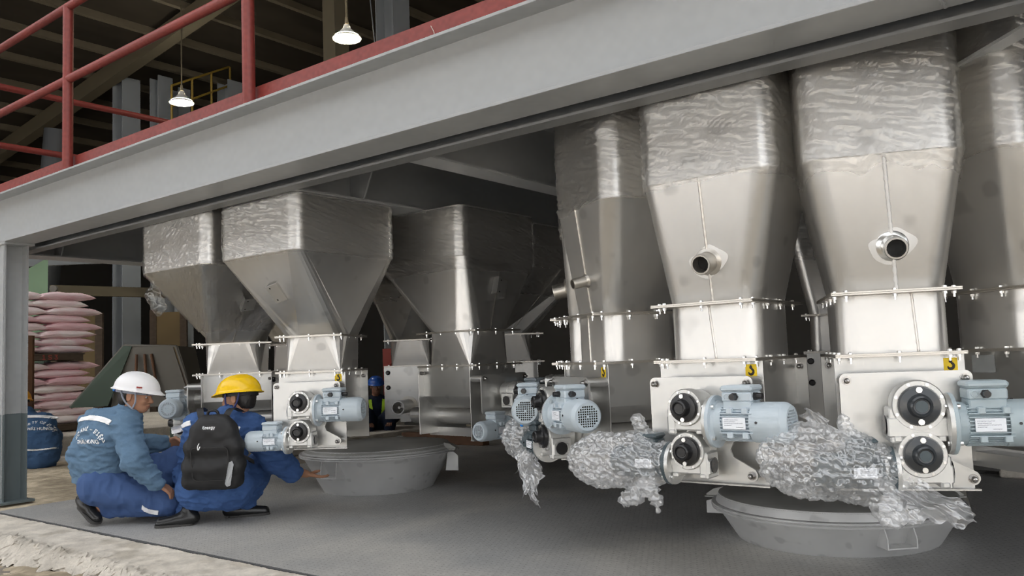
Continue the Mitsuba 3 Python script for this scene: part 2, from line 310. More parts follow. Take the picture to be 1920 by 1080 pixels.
# implicit bodies: smooth unions of capsules and ellipsoids, meshed with surface nets
class Field:
    def __init__(s, lo, hi, h):
        s.lo = np.asarray(lo, float); s.h = h; s.n = np.ceil((np.asarray(hi)-s.lo)/h).astype(int)+1
        s.F = np.full(s.n, 0.5, np.float32)
    def sl(s, lo, hi):
        a = np.clip(np.floor((np.asarray(lo)-s.lo)/s.h).astype(int), 0, s.n); b = np.clip(np.ceil((np.asarray(hi)-s.lo)/s.h).astype(int)+1, 0, s.n)
        ix = tuple(slice(i, j) for i, j in zip(a, b))
        g = [(s.lo[k]+s.h*np.arange(a[k], b[k])).astype(np.float32) for k in range(3)]
        return ix, np.meshgrid(*g, indexing='ij', sparse=True)
    def join(s, ix, d, k):
        f = s.F[ix]; k = max(k, 1e-5); hh = np.clip(0.5+0.5*(f-d)/k, 0, 1); s.F[ix] = f*(1-hh)+d*hh-k*hh*(1-hh)
    def cap(s, a, b, ra, rb=None, k=0.03, cut=False):
        a, b = np.asarray(a, float), np.asarray(b, float); rb = ra if rb is None else rb; p = max(ra, rb)+3*k+0.03
        ix, (X, Y, Z) = s.sl(np.minimum(a, b)-p, np.maximum(a, b)+p)
        d = b-a; L = d@d+1e-9
        t = np.clip(((X-a[0])*d[0]+(Y-a[1])*d[1]+(Z-a[2])*d[2])/L, 0, 1)
        D = np.sqrt((X-a[0]-t*d[0])**2+(Y-a[1]-t*d[1])**2+(Z-a[2]-t*d[2])**2)-(ra+(rb-ra)*t)
        if cut: s.F[ix] = np.maximum(s.F[ix], -D)
        else: s.join(ix, D, k)
        return s
    def chain(s, pts, rs, k=0.03):
        for i in range(len(pts)-1): s.cap(pts[i], pts[i+1], rs[i], rs[i+1], k)
        return s
    def ell(s, c, R, rad, k=0.02, cut=False):
        """Ellipsoid at c with axes the rows of R."""
        c = np.asarray(c, float); rad = np.asarray(rad, float); p = rad.max()+3*k+0.02
        ix, (X, Y, Z) = s.sl(c-p, c+p); q = 0; g = 0
        for i in range(3):
            e = (X-c[0])*R[i][0]+(Y-c[1])*R[i][1]+(Z-c[2])*R[i][2]; q = q+(e/rad[i])**2; g = g+(e/rad[i]**2)**2
        D = np.sqrt(q)*(np.sqrt(q)-1)/(np.sqrt(g)+1e-6)
        if cut: s.F[ix] = np.maximum(s.F[ix], -D)
        else: s.join(ix, D.astype(np.float32), k)
        return s
    def plane(s, p, n):
        """Cuts away the side that n points to."""
        ix, (X, Y, Z) = s.sl(s.lo, s.lo+s.h*s.n); n = np.asarray(n, float); n = n/np.linalg.norm(n)
        s.F = np.maximum(s.F, (X-p[0])*n[0]+(Y-p[1])*n[1]+(Z-p[2])*n[2]).astype(np.float32); return s
    def mesh(s, smooth=1):
        F = s.F.copy(); F[[0, -1]] = np.maximum(F[[0, -1]], 1e-3); F[:, [0, -1]] = np.maximum(F[:, [0, -1]], 1e-3); F[:, :, [0, -1]] = np.maximum(F[:, :, [0, -1]], 1e-3)
        n = np.array(F.shape)-1; S = F < 0; acc = np.zeros((*n, 3), np.float32); cnt = np.zeros(tuple(n), np.float32)
        base = np.stack(np.meshgrid(*[np.arange(k) for k in n], indexing='ij'), -1)
        def view(A, o): return A[o[0]:o[0]+n[0], o[1]:o[1]+n[1], o[2]:o[2]+n[2]]
        for ax in range(3):
            o1, o2 = [k for k in range(3) if k != ax]
            for u in (0, 1):
                for w in (0, 1):
                    a = [0, 0, 0]; a[o1] = u; a[o2] = w; b = list(a); b[ax] = 1
                    fa, fb = view(F, a), view(F, b); m = (fa < 0) != (fb < 0); t = np.where(m, fa/(fa-fb+1e-12), 0)
                    off = np.zeros((*n, 3), np.float32); off[..., o1] = u; off[..., o2] = w; off[..., ax] = t
                    acc += off*m[..., None]; cnt += m
        act = cnt > 0; idx = np.full(tuple(n), -1); idx[act] = np.arange(act.sum())
        v = s.lo + s.h*(base[act] + acc[act]/cnt[act][:, None]); f = []
        for ax in range(3):
            o1, o2 = [(1, 2), (2, 0), (0, 1)][ax]; nn = list(np.array(F.shape)); nn[ax] -= 1
            r = [slice(0, None)]*3; A = np.take(S, range(0, F.shape[ax]-1), ax); B = np.take(S, range(1, F.shape[ax]), ax)
            e = np.argwhere(A != B); e = e[(e[:, o1] > 0) & (e[:, o2] > 0) & (e[:, o1] < n[o1]) & (e[:, o2] < n[o2])]
            ins = A[tuple(e.T)]; q = []
            for d1, d2 in ((-1, -1), (0, -1), (0, 0), (-1, 0)):
                g = e.copy(); g[:, o1] += d1; g[:, o2] += d2; q.append(idx[tuple(g.T)])
            q = np.stack(q, 1); q = np.where(ins[:, None], q, q[:, ::-1]); f += [q[:, [0, 1, 2]], q[:, [0, 2, 3]]]
        f = np.vstack(f); f = f[(f >= 0).all(1)]
        if smooth:
            import scipy.sparse as sp
            E = np.vstack([f[:, [0, 1]], f[:, [1, 2]], f[:, [2, 0]]]); W = sp.coo_matrix((np.ones(len(E)), (E[:, 0], E[:, 1])), (len(v), len(v))).tocsr(); W = ((W+W.T) > 0).astype(float)
            deg = np.asarray(W.sum(1)).ravel()+1e-9
            for _ in range(smooth):
                for lam in (0.5, -0.52): v = v + lam*((W@v)/deg[:, None]-v)
        return v, f
def crumple(m, amp, freq, seed=0, octaves=3, ridged=False):
    v, f = m; nn = normals(v, f); q = meshkit.fbm(v*np.asarray(freq), octaves, seed)-0.5
    if ridged: q = 0.5-np.abs(q)*3
    return v+nn*(q*amp*2)[:, None], f
def drape(m, o, ex, ey, body, lift=0.004, depth=0.16):
    """Lays a flat mesh (x, y, thickness z) drawn in the plane (o, ex, ey) onto the near side of a body, along -(ex x ey)."""
    from scipy.interpolate import LinearNDInterpolator, NearestNDInterpolator
    v, f = arr(m); ex, ey = np.asarray(ex, float), np.asarray(ey, float); ez = np.cross(ex, ey); bv, bf = body
    nn = normals(bv, bf)@ez; q = (bv-o)@np.stack([ex, ey, ez], 1); ok = nn > 0.15
    if depth is not None: ok &= np.abs(q[:, 2]) < depth
    q = q[ok]; L = LinearNDInterpolator(q[:, :2], q[:, 2]); w = L(v[:, :2])
    bad = np.isnan(w); w[bad] = NearestNDInterpolator(q[:, :2], q[:, 2])(v[bad, :2]) if bad.any() else 0
    return o + v[:, :1]*ex + v[:, 1:2]*ey + (w+lift+.002+v[:, 2])[:, None]*ez, f
def strip(x0, x1, y0, y1, nx=24, ny=4, bend=0.0, thick=0.0015):
    """A thin strip to be draped, sagging by bend at its middle."""
    us, vs = np.linspace(0, 1, nx), np.linspace(0, 1, ny)
    def fn(z): return lambda U, V: np.stack([x0+(x1-x0)*U, y0+(y1-y0)*V-bend*4*U*(1-U), np.full_like(U, z)], -1)
    a, b = grid(fn(thick), us, vs), grid(fn(-0.003), us, vs)
    return cat([a, (b[0], b[1][:, ::-1])])

# ------------------------------------------------------------------ the setting: floors, hall, roof
def heights(x0, x1, y0, y1, nx, ny, fn):
    return grid(lambda U, V: np.stack([U, V, fn(U, V)], -1), np.linspace(x0, x1, nx), np.linspace(y0, y1, ny))
struct('floor', box(-6.92, 4.5, 2.60, 9.0, -0.06, 0.0), 'tread_plate', label='dark grey steel tread plate floor under the platform')
scene['floor__edge'] = mikit.ply(box(-6.92, 4.5, 2.588, 2.60, -0.07, -0.001), M('plate_edge'))
labels['floor__edge'] = {'kind': 'structure'}
def kerb_edge(x): return 2.22 + 0.10*(meshkit.fbm(np.stack([x*2.1, x*0, x*0], -1), 3, 5)-0.5) + 0.05*(meshkit.noise(np.stack([x*11, x*0, x*0], -1), 8)-0.5) - 0.03*np.clip((x+5.2), 0, 2)
def kerb(U, V):
    e = kerb_edge(U); y = 2.575 - (2.575-e)*np.minimum(V, 1.0) - 0.09*np.maximum(V-1, 0)
    rough = meshkit.fbm(np.stack([U*7, y*7, V*2], -1), 4, 3)-0.5
    lump = meshkit.fbm(np.stack([U*19, y*19, V*3], -1), 4, 31)-0.5; fine = meshkit.fbm(np.stack([U*48, y*48, V*4], -1), 3, 33)-0.5
    w = np.clip((V-0.72)/0.3, 0, 1)
    z = -0.004 + 0.008*rough + 0.006*fine - 0.075*np.maximum(V-1, 0)**1.0 + w*(0.075*lump+0.03*fine+0.05*rough)
    return np.stack([U, y + w*(0.10*lump+0.04*fine) + 0.05*np.maximum(V-1, 0)*rough*4, np.minimum(z, 0.02)], -1)
struct('floor_kerb', grid(kerb, np.r_[np.linspace(-8.5, -6.4, 60), np.linspace(-6.38, -3.2, 620), np.linspace(-3.18, 3.0, 160)], np.r_[np.linspace(0, 0.66, 16), np.linspace(0.69, 1.5, 34), np.linspace(1.55, 2.2, 8)]), 'concrete', True, 'broken concrete kerb along the edge of the tread plate')
struct('floor_ground', heights(-9.5, 4.0, -0.5, 2.3, 520, 200, lambda X, Y: -0.085 + 0.014*(meshkit.fbm(np.stack([X*26, Y*30, X*0], -1), 3, 6)-0.5) + 0.075*(meshkit.fbm(np.stack([X*1.6, Y*2.2, X*0], -1), 5, 2)-0.5)+0.02*(meshkit.noise(np.stack([X*9, Y*11, X*0], -1), 4)-0.5)), 'sand', True, 'churned sandy ground in front of the kerb')
struct('floor_hall', box(-26, 12, -0.6, 18, -0.16, -0.10), 'hall_floor', label='dusty concrete hall floor behind the platform')
struct('floor_yard', box(-60, 60, -60, -0.5, -0.30, -0.12), 'yard', label='pale open yard')
struct('floor_yard_side', box(12, 60, -0.5, 16, -0.30, -0.12), 'yard', label='pale open yard beside the hall')
side = heights(-10.6, -6.95, 2.3, 5.2, 90, 70, lambda X, Y: -0.018 + 0.035*(meshkit.fbm(np.stack([X*1.9, Y*1.9, X*0], -1), 4, 12)-0.5))
struct('floor_side', side, 'sand', True, 'brown sandy strip beside the tread plate')
struct('floor_landing', box(-11.2, -8.35, 4.55, 9.0, -0.10, 0.03, 0.01), 'concrete', label='low concrete landing behind the sand')
struct('floor_step', box(-12.2, -9.2, 5.6, 10.0, 0.0, 0.14, 0.01), 'concrete', label='concrete step up towards the sacks')
struct('floor_stage', box(-16.0, -10.4, 4.3, 12.0, -0.05, 0.26, 0.01), 'concrete', label='raised concrete slab under the sack pile')
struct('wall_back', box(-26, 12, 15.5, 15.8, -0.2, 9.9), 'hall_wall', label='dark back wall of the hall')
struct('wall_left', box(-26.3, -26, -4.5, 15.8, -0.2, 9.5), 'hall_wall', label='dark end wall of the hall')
struct('wall_right', box(9.0, 9.3, 3.5, 15.8, -0.2, 9.9), 'hall_wall', label='unseen side wall of the hall, its length set to shade the back')  # out of view; front end placed to admit daylight and shade the back
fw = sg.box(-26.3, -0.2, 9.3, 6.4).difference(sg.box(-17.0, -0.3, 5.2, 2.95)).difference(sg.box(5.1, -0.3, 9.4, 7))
struct('wall_front_added', prism(fw, 0.25, (0, -4.5, 0), (1, 0, 0), (0, 0, 1)), 'light_blocker', label='added dark wall behind the camera, its wide opening shaped for the daylight')  # unseen wall added to darken bin reflections and let daylight in low
SL = math.tan(math.radians(6.5))
def roof_z(x): return 6.95 + SL*(x+14.5)
rv = np.array([[x, y, roof_z(x)+dz] for x in (-26.5, 4.2) for y in (1.2, 16.0) for dz in (0.22, 0.26)])
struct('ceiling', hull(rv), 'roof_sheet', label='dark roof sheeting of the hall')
struct('ceiling_added', hull(np.array([[x, y, roof_z(x)+dz] for x in (4.1, 9.5) for y in (4.0, 16.0) for dz in (0.22, 0.26)])), 'roof_sheet', label='added roof sheeting that shades the back of the hall')  # unseen roof piece added to keep daylight off the back hoppers
for k in range(26):
    x = -25.5 + k*1.15
    z = roof_z(x)+0.10
    part('ceiling', 'purlin', box(x-0.05, x+0.05, 1.25, 15.4, z, z+0.13), 'purlin')
for y in (3.4, 7.8, 12.2):
    p = [np.array([x, yy, roof_z(x)+dz]) for x in (-26.0, 4.2) for yy in (y-0.11, y+0.11) for dz in (-0.22, 0.10)]
    part('ceiling', 'rafter', hull(p), 'rafter')

# ------------------------------------------------------------------ steel platform
def ibeam_x(x0, x1, yc, z0, z1, wf, tf, tw):
    return dict(top_flange=box(x0, x1, yc-wf/2, yc+wf/2, z1-tf, z1, 0.002), web=box(x0, x1, yc-tw/2, yc+tw/2, z0+tf, z1-tf), bottom_flange=box(x0, x1, yc-wf/2, yc+wf/2, z0, z0+tf, 0.002))
def ibeam_y(y0, y1, xc, z0, z1, wf, tf, tw):
    return dict(top_flange=box(xc-wf/2, xc+wf/2, y0, y1, z1-tf, z1), web=box(xc-tw/2, xc+tw/2, y0, y1, z0+tf, z1-tf), bottom_flange=box(xc-wf/2, xc+wf/2, y0, y1, z0, z0+tf))
g = thing('steel_girder', 'long grey painted I girder along the front of the platform, under the red toe board', 'girder')
for k, m in ibeam_x(-9.2, 3.2, 2.845, 2.075, 2.485, 0.23, 0.016, 0.011).items(): part(g, k, m, 'paint_grey')
rag = [np.array([x, 2.725+0.0025*math.sin(i*2.1), 2.474+0.004*math.sin(i*1.3)]) for i, x in enumerate(np.linspace(-1.62, -1.42, 14))]
part(g, 'splice_weld', cat([tube([(-0.44, 2.735+0.21*t, 2.0735) for t in np.linspace(0, 1, 12)], 0.006+0.003*np.sin(np.arange(12)*2.3), 6)]), 'paint_grey', True)
b = thing('edge_angle', 'grey angle bar coloured darker for shade, just behind the front girder, along the hopper tops', 'steel angle')
part(b, 'flange', box(-8.6, 3.0, 2.99, 3.09, 2.040, 2.052), 'paint_grey_shaded'); part(b, 'web', box(-8.6, 3.0, 3.078, 3.09, 2.052, 2.455), 'paint_grey_shaded')  # darker colour stands in for shade cast by the girder
for i, (xc, yend, gy, lab) in enumerate(((-7.86, 7.2, 3.42, 'grey cross beam at the column end of the platform with a gusset plate'),
                                    (-4.14, 7.2, 3.68, 'grey cross beam over the middle hoppers with a welded gusset plate'),
                                    (-2.98, 7.2, None, 'dark grey cross beam in shade beside the narrow hoppers'))):
    c = thing('cross_beam', lab, 'cross beam')
    for k, m in ibeam_y(3.10, yend, xc, 2.055, 2.45, 0.27 if i < 2 else 0.16, 0.012, 0.010).items(): part(c, k, m, 'paint_grey')
    if gy:
        part(c, 'gusset', prism(sg.Polygon([(xc+.006, 2.068), (xc+.13, 2.068), (xc+.32, 2.445), (xc+.006, 2.445)]), 0.012, (0, gy, 0), (1, 0, 0), (0, 0, 1)), 'paint_grey')
c = thing('brace_bar', 'grey flat brace bar crossing under the deck above the rightmost hoppers', 'brace')
p0, p1 = np.array([-0.56, 3.66, 2.05]), np.array([0.5, 2.45, 2.05]); d = (p1-p0)/np.linalg.norm(p1-p0); w = np.array([-d[1], d[0], 0])*0.035
part(c, 'bar', hull([p+s*w+np.array([0, 0, z]) for p in (p0, p0+d*0.62) for s in (-1, 1) for z in (0, 0.012)]), 'paint_grey')
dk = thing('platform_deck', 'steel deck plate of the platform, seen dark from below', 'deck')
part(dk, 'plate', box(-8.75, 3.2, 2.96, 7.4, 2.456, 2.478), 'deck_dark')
tb = thing('toe_board', 'rust red painted toe board standing along the front girder', 'toe board')
part(tb, 'board', box(-9.0, 3.2, 2.862, 2.869, 2.488, 2.628, 0.001), 'paint_red')
part(tb, 'drip', tube(curve([(-2.62, 2.860, 2.60), (-2.60, 2.859, 2.56), (-2.61, 2.859, 2.52), (-2.67, 2.857, 2.50), (-2.69, 2.80, 2.487)], 20), 0.0022, 5), 'red_scuff')
gr = thing('guardrail', 'rust red tubular guardrail with round posts along the front edge', 'guardrail')
for x in (-8.5, -6.28, -4.02, -1.76, 0.5):
    p = part(gr, 'post', cyl((x, 2.815, 2.487), (x, 2.815, 3.77), 0.037, n=24), 'paint_red', 40)
    part(p, 'base_weld', lathe([(0.0, 0), (0.047, 0), (0.045, 0.008), (0.038, 0.022), (0.036, 0.03)], (x, 2.815, 2.486), (0, 0, 1), 20), 'red_scuff', 40)
for z in (3.77, 3.205): part(gr, 'rail', cyl((-8.5, 2.815, z), (3.2, 2.815, z), 0.031, n=20), 'paint_red', 40)
gr = thing('guardrail', 'rust red tubular guardrail running back across the far platform end', 'guardrail')
for z in (3.76, 3.19): part(gr, 'rail', cyl((-8.5, 2.85, z), (-8.5, 7.2, z), 0.031, n=20), 'paint_red', 40)
for y in (5.0, 7.15): part(gr, 'post', cyl((-8.5, y, 2.47), (-8.5, y, 3.76), 0.037, n=20), 'paint_red', 40)
# column under the girder
cl = thing('steel_column', 'two-tone grey H column standing under the girder, darker below the knee line', 'column')
cx = -7.30
def hcol(z0, z1): return cat([box(cx-.10, cx+.10, 2.745, 2.757, z0, z1), box(cx-.10, cx+.10, 2.913, 2.925, z0, z1), box(cx-.005, cx+.005, 2.757, 2.913, z0, z1)])
part(cl, 'upper_shaft', hcol(0.70, 2.055), 'paint_grey'); part(cl, 'lower_shaft', hcol(0.02, 0.70), 'paint_deep', label='dark grey-green lower shaft')
part(cl, 'base_plate', box(cx-.14, cx+.14, 2.70, 2.97, 0.0, 0.02, 0.003), 'paint_deep')
part(cl, 'cap_plate', box(cx-.13, cx+.13, 2.73, 2.96, 2.055, 2.075, 0.002), 'paint_grey')
part(cl, 'side_weld', tube([(cx+.088, 2.742, z) for z in np.linspace(0.05, 2.04, 40)], 0.004, 6), 'paint_grey')

# ------------------------------------------------------------------ floor hatches
def hatch(c, r0, r1, z1, rt, zt, lab, brackets, lugs):
    cx, cy = c
    h = thing('floor_hatch', lab, 'hatch')
    part(h, 'tub', lathe([(r0, 0), (r1-.03, z1-.012), (r1-.03, z1-.004)], (cx, cy, 0), (0, 0, 1), 96), 'hatch_grey', 40)
    part(h, 'rim', lathe([(r1-.035, z1-.012), (r1-.002, z1-.012), (r1, z1-.006), (r1-.006, z1-.001), (r1-.012, z1), (r1-.002, z1+.002), (r1, z1+.007), (r1-.004, z1+.013), (r1-.035, z1+.014)], (cx, cy, 0), (0, 0, 1), 96), 'hatch_grey', 40)
    part(h, 'lid', lathe([(r1-.035, z1+.013), (r1-.03, z1+.02), (rt+.004, zt-.006), (rt-.004, zt), (rt-.05, zt+.004), (0.02, zt+.03), (0.0, zt+.03)], (cx, cy, 0), (0, 0, 1), 96), 'hatch_lid', 30)
    part(h, 'lid_band', lathe([(r1-.024, z1+.016), (rt+.006, zt-.010), (rt+.001, zt-.001)], (cx, cy, 0), (0, 0, 1), 96), 'hatch_grey', 40)
    for a, w, t0, t1 in brackets:
        A = unit(cx, cy, a); s = lambda t: r0+(r1-.03-r0)*t
        k = part(h, 'bracket', box(-w/2, w/2, -(s(t0)+.095), -(s(t0)-.01), t0*z1, t0*z1+.006), 'hatch_grey', tw=A)
        for x in (-w/2, w/2-.006):
            pl = sg.Polygon([(-(s(t0)+.098), t0*z1), (-(s(t0)+.098), t0*z1+.5*(t1-t0)*z1), (-(s(t1)+.02), t1*z1), (-s(t1), t1*z1), (-s(t0), t0*z1)])
            part(k, 'cheek', prism(pl, 0.006, (x, 0, 0), (0, 1, 0), (0, 0, 1)), 'hatch_grey', tw=A)
    for a in lugs:
        A = unit(cx, cy, a)
        k = part(h, 'hinge_lug', cat([box(-.05, .05, -(r1+.05), -(r1-.04), z1+.004, z1+.012, .002), hull([(x, -(r1+s), z1+z) for x in (-.028, .028) for s, z in ((.045, .02), (.0, .05), (-.05, .06), (-.05, .012), (.045, .012))])]), 'hatch_lid', tw=A)
        part(h, 'lug_plate', prism(sg.Polygon([(-(r1-.05), z1*.45), (-(r1+.055), z1*.45), (-(r1+.055), z1*.85), (-(r1+.02), z1-.014), (-(r1-.03), z1-.014)]), 0.008, (-.004, 0, 0), (0, 1, 0), (0, 0, 1)), 'hatch_grey', tw=A)
    return h
CR, CL = (-1.393, 4.536), (-4.999, 4.669)
hatch(CR, 0.501, 0.63, 0.166, 0.588, 0.223, 'round grey floor hatch with a lid, nearest the camera, under hanging bubble wrap', ((-47, 0.145, 0.38, 0.93),), (-172, 38))
hatch(CL, 0.434, 0.623, 0.287, 0.565, 0.338, 'round grey floor hatch with a lid, beside the reaching worker', ((-80, 0.15, 0.52, 0.95),), (22, 118))

# ------------------------------------------------------------------ screw feeders (local axes: x across, y inward, z up)
Z2, Z1, ZS, ZT = 0.951, 1.185, 1.70, 2.03
W2, OH, LF, ZB = 0.2265, 0.066, 0.602, 0.455
def hexprism(r, h, z): return prism(sg.Polygon([(r*math.cos(k*PI/3), r*math.sin(k*PI/3)) for k in range(6)]), h, (0, 0, z), (1, 0, 0), (0, 1, 0))
def bolt_mesh(head=0.0085):
    return cat([hexprism(head, 0.007, 0.006), cyl((0, 0, 0.0125), (0, 0, 0.0145), head*.8, head*.5, 10), cyl((0, 0, 0.005), (0, 0, 0.0065), head*1.15, n=12), cyl((0, 0, -0.009), (0, 0, -0.0075), head*1.15, n=12), hexprism(head, 0.008, -0.017), cyl((0, 0, -0.030), (0, 0, -0.017), head*.5, n=8)])
BOLT = mikit.ply(bolt_mesh(), M('bolt_steel'))
edge_bolts = [(x, -0.040) for x in (-.17, 0.0, .17)] + [(s*0.208, y) for s in (-1, 1) for y in (-0.01, .14, .29, .44)]
def flange_plate(z, t=0.006):
    return prism(sg.box(-W2, -OH, W2, LF-OH).buffer(-.006).buffer(.006, quad_segs=2).difference(saf.translate(sg.Polygon(rrect(.16, .17, .08)), 0, .235)), t, (0, 0, z), (1, 0, 0), (0, 1, 0))
def drive_outline():
    h = .223; top = .888
    p = sg.Polygon([(-h, top), (h, top), (h, .70), (.17, .66), (.13, .63), (.115, .60), (.125, .575), (.215, .527), (.225, .505), (.21, .482), (-.21, .482), (-.225, .505), (-.215, .527), (-.125, .575), (-.115, .595), (-.13, .612), (-.19, .62), (-h, .63)])
    return p.buffer(-.024).buffer(.024, quad_segs=6).buffer(.01).buffer(-.01)
def stud(x, z, y0):
    return cat([cyl((x, y0, z), (x, y0-.003, z), .017, n=20), xf(hexprism(.0135, .011, 0), np.array([[1, 0, 0, x], [0, 0, -1, y0-.003], [0, 1, 0, z], [0, 0, 0, 1.0]])), lathe([(.011, 0), (.0105, .006), (.007, .013), (0.0, .015)], (x, y0-.014, z), (0, -1, 0), 14)])
HOOK = [(.50, .93), (.50, .80), (.50, .70), (.60, .62), (.71, .48), (.66, .30), (.50, .22), (.34, .28), (.29, .40)]
def sticker(p, x, z, y, s=0.047, parent=''):
    k = p.add('warning_sticker', box(x-s/2, x+s/2, y-.0012, y, z-s*.55, z+s*.55), 'yellow', parent=parent, label='yellow sticker with a black crane hook')
    def P(u, w): return (x-s/2+u*s, y-.0022, z-s*.55+w*s*1.1)
    pts = curve([P(u, w) for u, w in HOOK], 26)
    hk = tube(pts, np.r_[np.full(9, .0030), np.linspace(.0042, .0052, 11), np.linspace(.0048, .0016, 6)]*s/.047, 8)
    hk = (np.c_[hk[0][:, 0], np.clip(hk[0][:, 1], y-.0030, y-.0012), hk[0][:, 2]], hk[1])
    p.add('hook_print', cat([hk, cyl(P(.5, .76), (P(.5, .76)[0], y-.003, P(.5, .76)[2]), .0062*s/.047, n=12)]), 'black_print', parent=k)
def feeder_proto(stick=True, drive=True, label_sheet=False):
    p = Proto()
    fp = p.add('front_plate', cat([box(-W2, W2, 0, .006, ZB, Z2-.006, .0015), box(-W2-.012, W2+.012, -.035, .0, ZB-.004, ZB+.002)]), 'stainless_plate')
    ip = p.add('inner_plate', cat([box(-W2, W2, .524, .530, ZB+.02, Z2-.006, .0015)]), 'stainless_plate')
    for s in (-1, 1):
        p.add('plate_nut', xf(stud(0, 0, 0), trans(s*.195, .524, .905)), 'dark_nut', parent=ip)
        for z in (.895, .76): p.add('plug', lathe([(.020, 0), (.020, .014), (.014, .022), (0, .022)], (s*.185, .530, z), (0, 1, 0), 10), 'black_plastic', parent=ip)
    # trough: straight sides above a screw tube
    sec = [(.172, Z2-.006), (.172, .74)] + [(.172-.11*math.sin(a)**1.3, .74-.085*math.sin(a)) for a in np.linspace(.15, PI/2, 8)]
    sec += [(.058*math.cos(a), .592+.058*math.sin(a)) for a in np.linspace(math.radians(75), -PI/2, 12)]
    sec = [(max(x, 0.0), z) for x, z in sec]; ring = sec + [(-x, z) for x, z in sec[::-1][1:]]
    p.add('trough', loft([[(x, y, z) for x, z in ring] for y in (.006, .524)], close=False), 'stainless_plate', 35)
    p.add('skid_plate', box(-.05, .05, .006, .62, ZB, ZB+.06), 'stainless_plate')
    p.add('screw_tube', cat([lathe([(.050, .0), (.060, 0), (.060, -.30), (.050, -.30)], (0, .83, .592), (0, 1, 0), 28)]), 'stainless_plate', 40)
    p.add('tube_collar', lathe([(.060, 0), (.085, 0), (.085, .008), (.060, .008)], (0, .531, .592), (0, 1, 0), 28), 'flange_steel', 40)
    p.add('screw_blade', cat([cyl((0, .54, .592), (0, .80, .592), .012, n=10)] + [hull([(0+.045*math.cos(a+i*.5)*q, .62+.03*i+.004*j, .592+.045*math.sin(a+i*.5)*q) for q in (.2, 1) for a in (0, .9) for j in (0, 1)]) for i in range(6)]), 'stainless_plate')
    tf = p.add('top_flange', flange_plate(Z2-.006), 'flange_steel')
    for x, y in edge_bolts:
        n = p.n.get(tf+'__bolt', 0); p.n[tf+'__bolt'] = n+1
        p.parts.append((tf+'__bolt'+('' if n == 0 else '_%03d' % n), {**BOLT, '_at': (x, y, Z2)}))
    if drive:
        dp = p.add('drive_plate', prism(drive_outline(), .010, (0, -.095, 0), (1, 0, 0), (0, 0, 1)), 'stainless_plate')
        for x, z in ((-.198, .861), (.198, .861), (.198, .505), (-.198, .505)):
            p.add('stud', stud(x, z, -.105), 'dark_nut', 40, parent=dp)
            p.add('standoff', cyl((x, -.095, z), (x, 0, z), .024 if z > .6 else .016, n=20), 'stainless_plate', 40, parent=dp)
    if stick: sticker(p, .178, .905, 0, parent=fp)
    if label_sheet: p.add('label_sheet', box(-.174, -.1735, .24, .36, .86, .93), 'paper')
    return p
_place = Proto.place
def place2(s, name, tw, label, cat, group=None, skip=()):
    key = thing(name, label, cat, group)
    for rel, d in s.parts:
        if any(rel.startswith(x) for x in skip): continue
        d = dict(d); at = d.pop('_at', None); m = np.asarray(tw, float) if at is None else np.asarray(tw, float) @ trans(*at)
        scene[key+'__'+rel] = {**d, 'to_world': T4(m.tolist())}
        if rel in s.info: labels[key+'__'+rel] = dict(s.info[rel])
    return key
Proto.place = place2
UR = {'R3': (-.758, 3.354, -67.7), 'R2': (-1.453, 3.216, -90.4), 'R1': (-2.234, 3.510, -122.7), 'R0': (-2.575, 3.834, -150), 'R4': (-.20, 3.75, -40), 'R5': (-1.62, 5.86, 100)}
UL = {'L2': (-4.38, 3.518, -58.4), 'L1': (-5.947, 3.749, -135.6), 'L3': (-3.599, 4.447, -5.3), 'L5': (-4.30, 5.80, 58), 'L4': (-5.62, 5.88, 117), 'L6': (-6.30, 4.80, 176)}
UNITS = {**UR, **UL}
HXR = {'R0': .24, 'R4': .28, 'R3': .288, 'R2': .292}
fp_full, fp_back, fp_label = feeder_proto(), feeder_proto(drive=False, stick=False), feeder_proto(label_sheet=True, stick=False)
FL = {'R3': 'stainless screw feeder facing the camera with the largest gearmotor, over the near hatch', 'R2': 'stainless screw feeder between two bubble-wrapped motors, second hook sticker from the frame edge',
      'R1': 'stainless screw feeder with a grille-ended motor pointing at the camera and a narrow hook sticker', 'R0': 'shaded screw feeder behind the grille-ended motors in the middle',
      'R4': 'stainless screw feeder cut by the frame edge, with a paper label on its side', 'R5': 'dark screw feeder deep between the two big hoppers',
      'L2': 'stainless screw feeder with two blue-grey motors above the far hatch', 'L1': 'bright stainless screw feeder behind the yellow helmet', 'L3': 'stainless screw feeder with its trough tube seen side-on beyond the far hatch',
      'L5': 'dark screw feeder far behind the side-on trough', 'L4': 'screw feeder showing its open discharge tube and dark bolt holes', 'L6': 'shaded screw feeder between the two worker-side hoppers'}
for k, u in UNITS.items():
    (fp_label if k == 'R4' else fp_back if k in ('R5', 'L4', 'L5', 'L6') else fp_full).place('screw_feeder', unit(*u), FL[k], 'screw feeder', 'screw feeders', skip=('front_plate__warning',) if k in ('L3', 'R0', 'L1') else ())

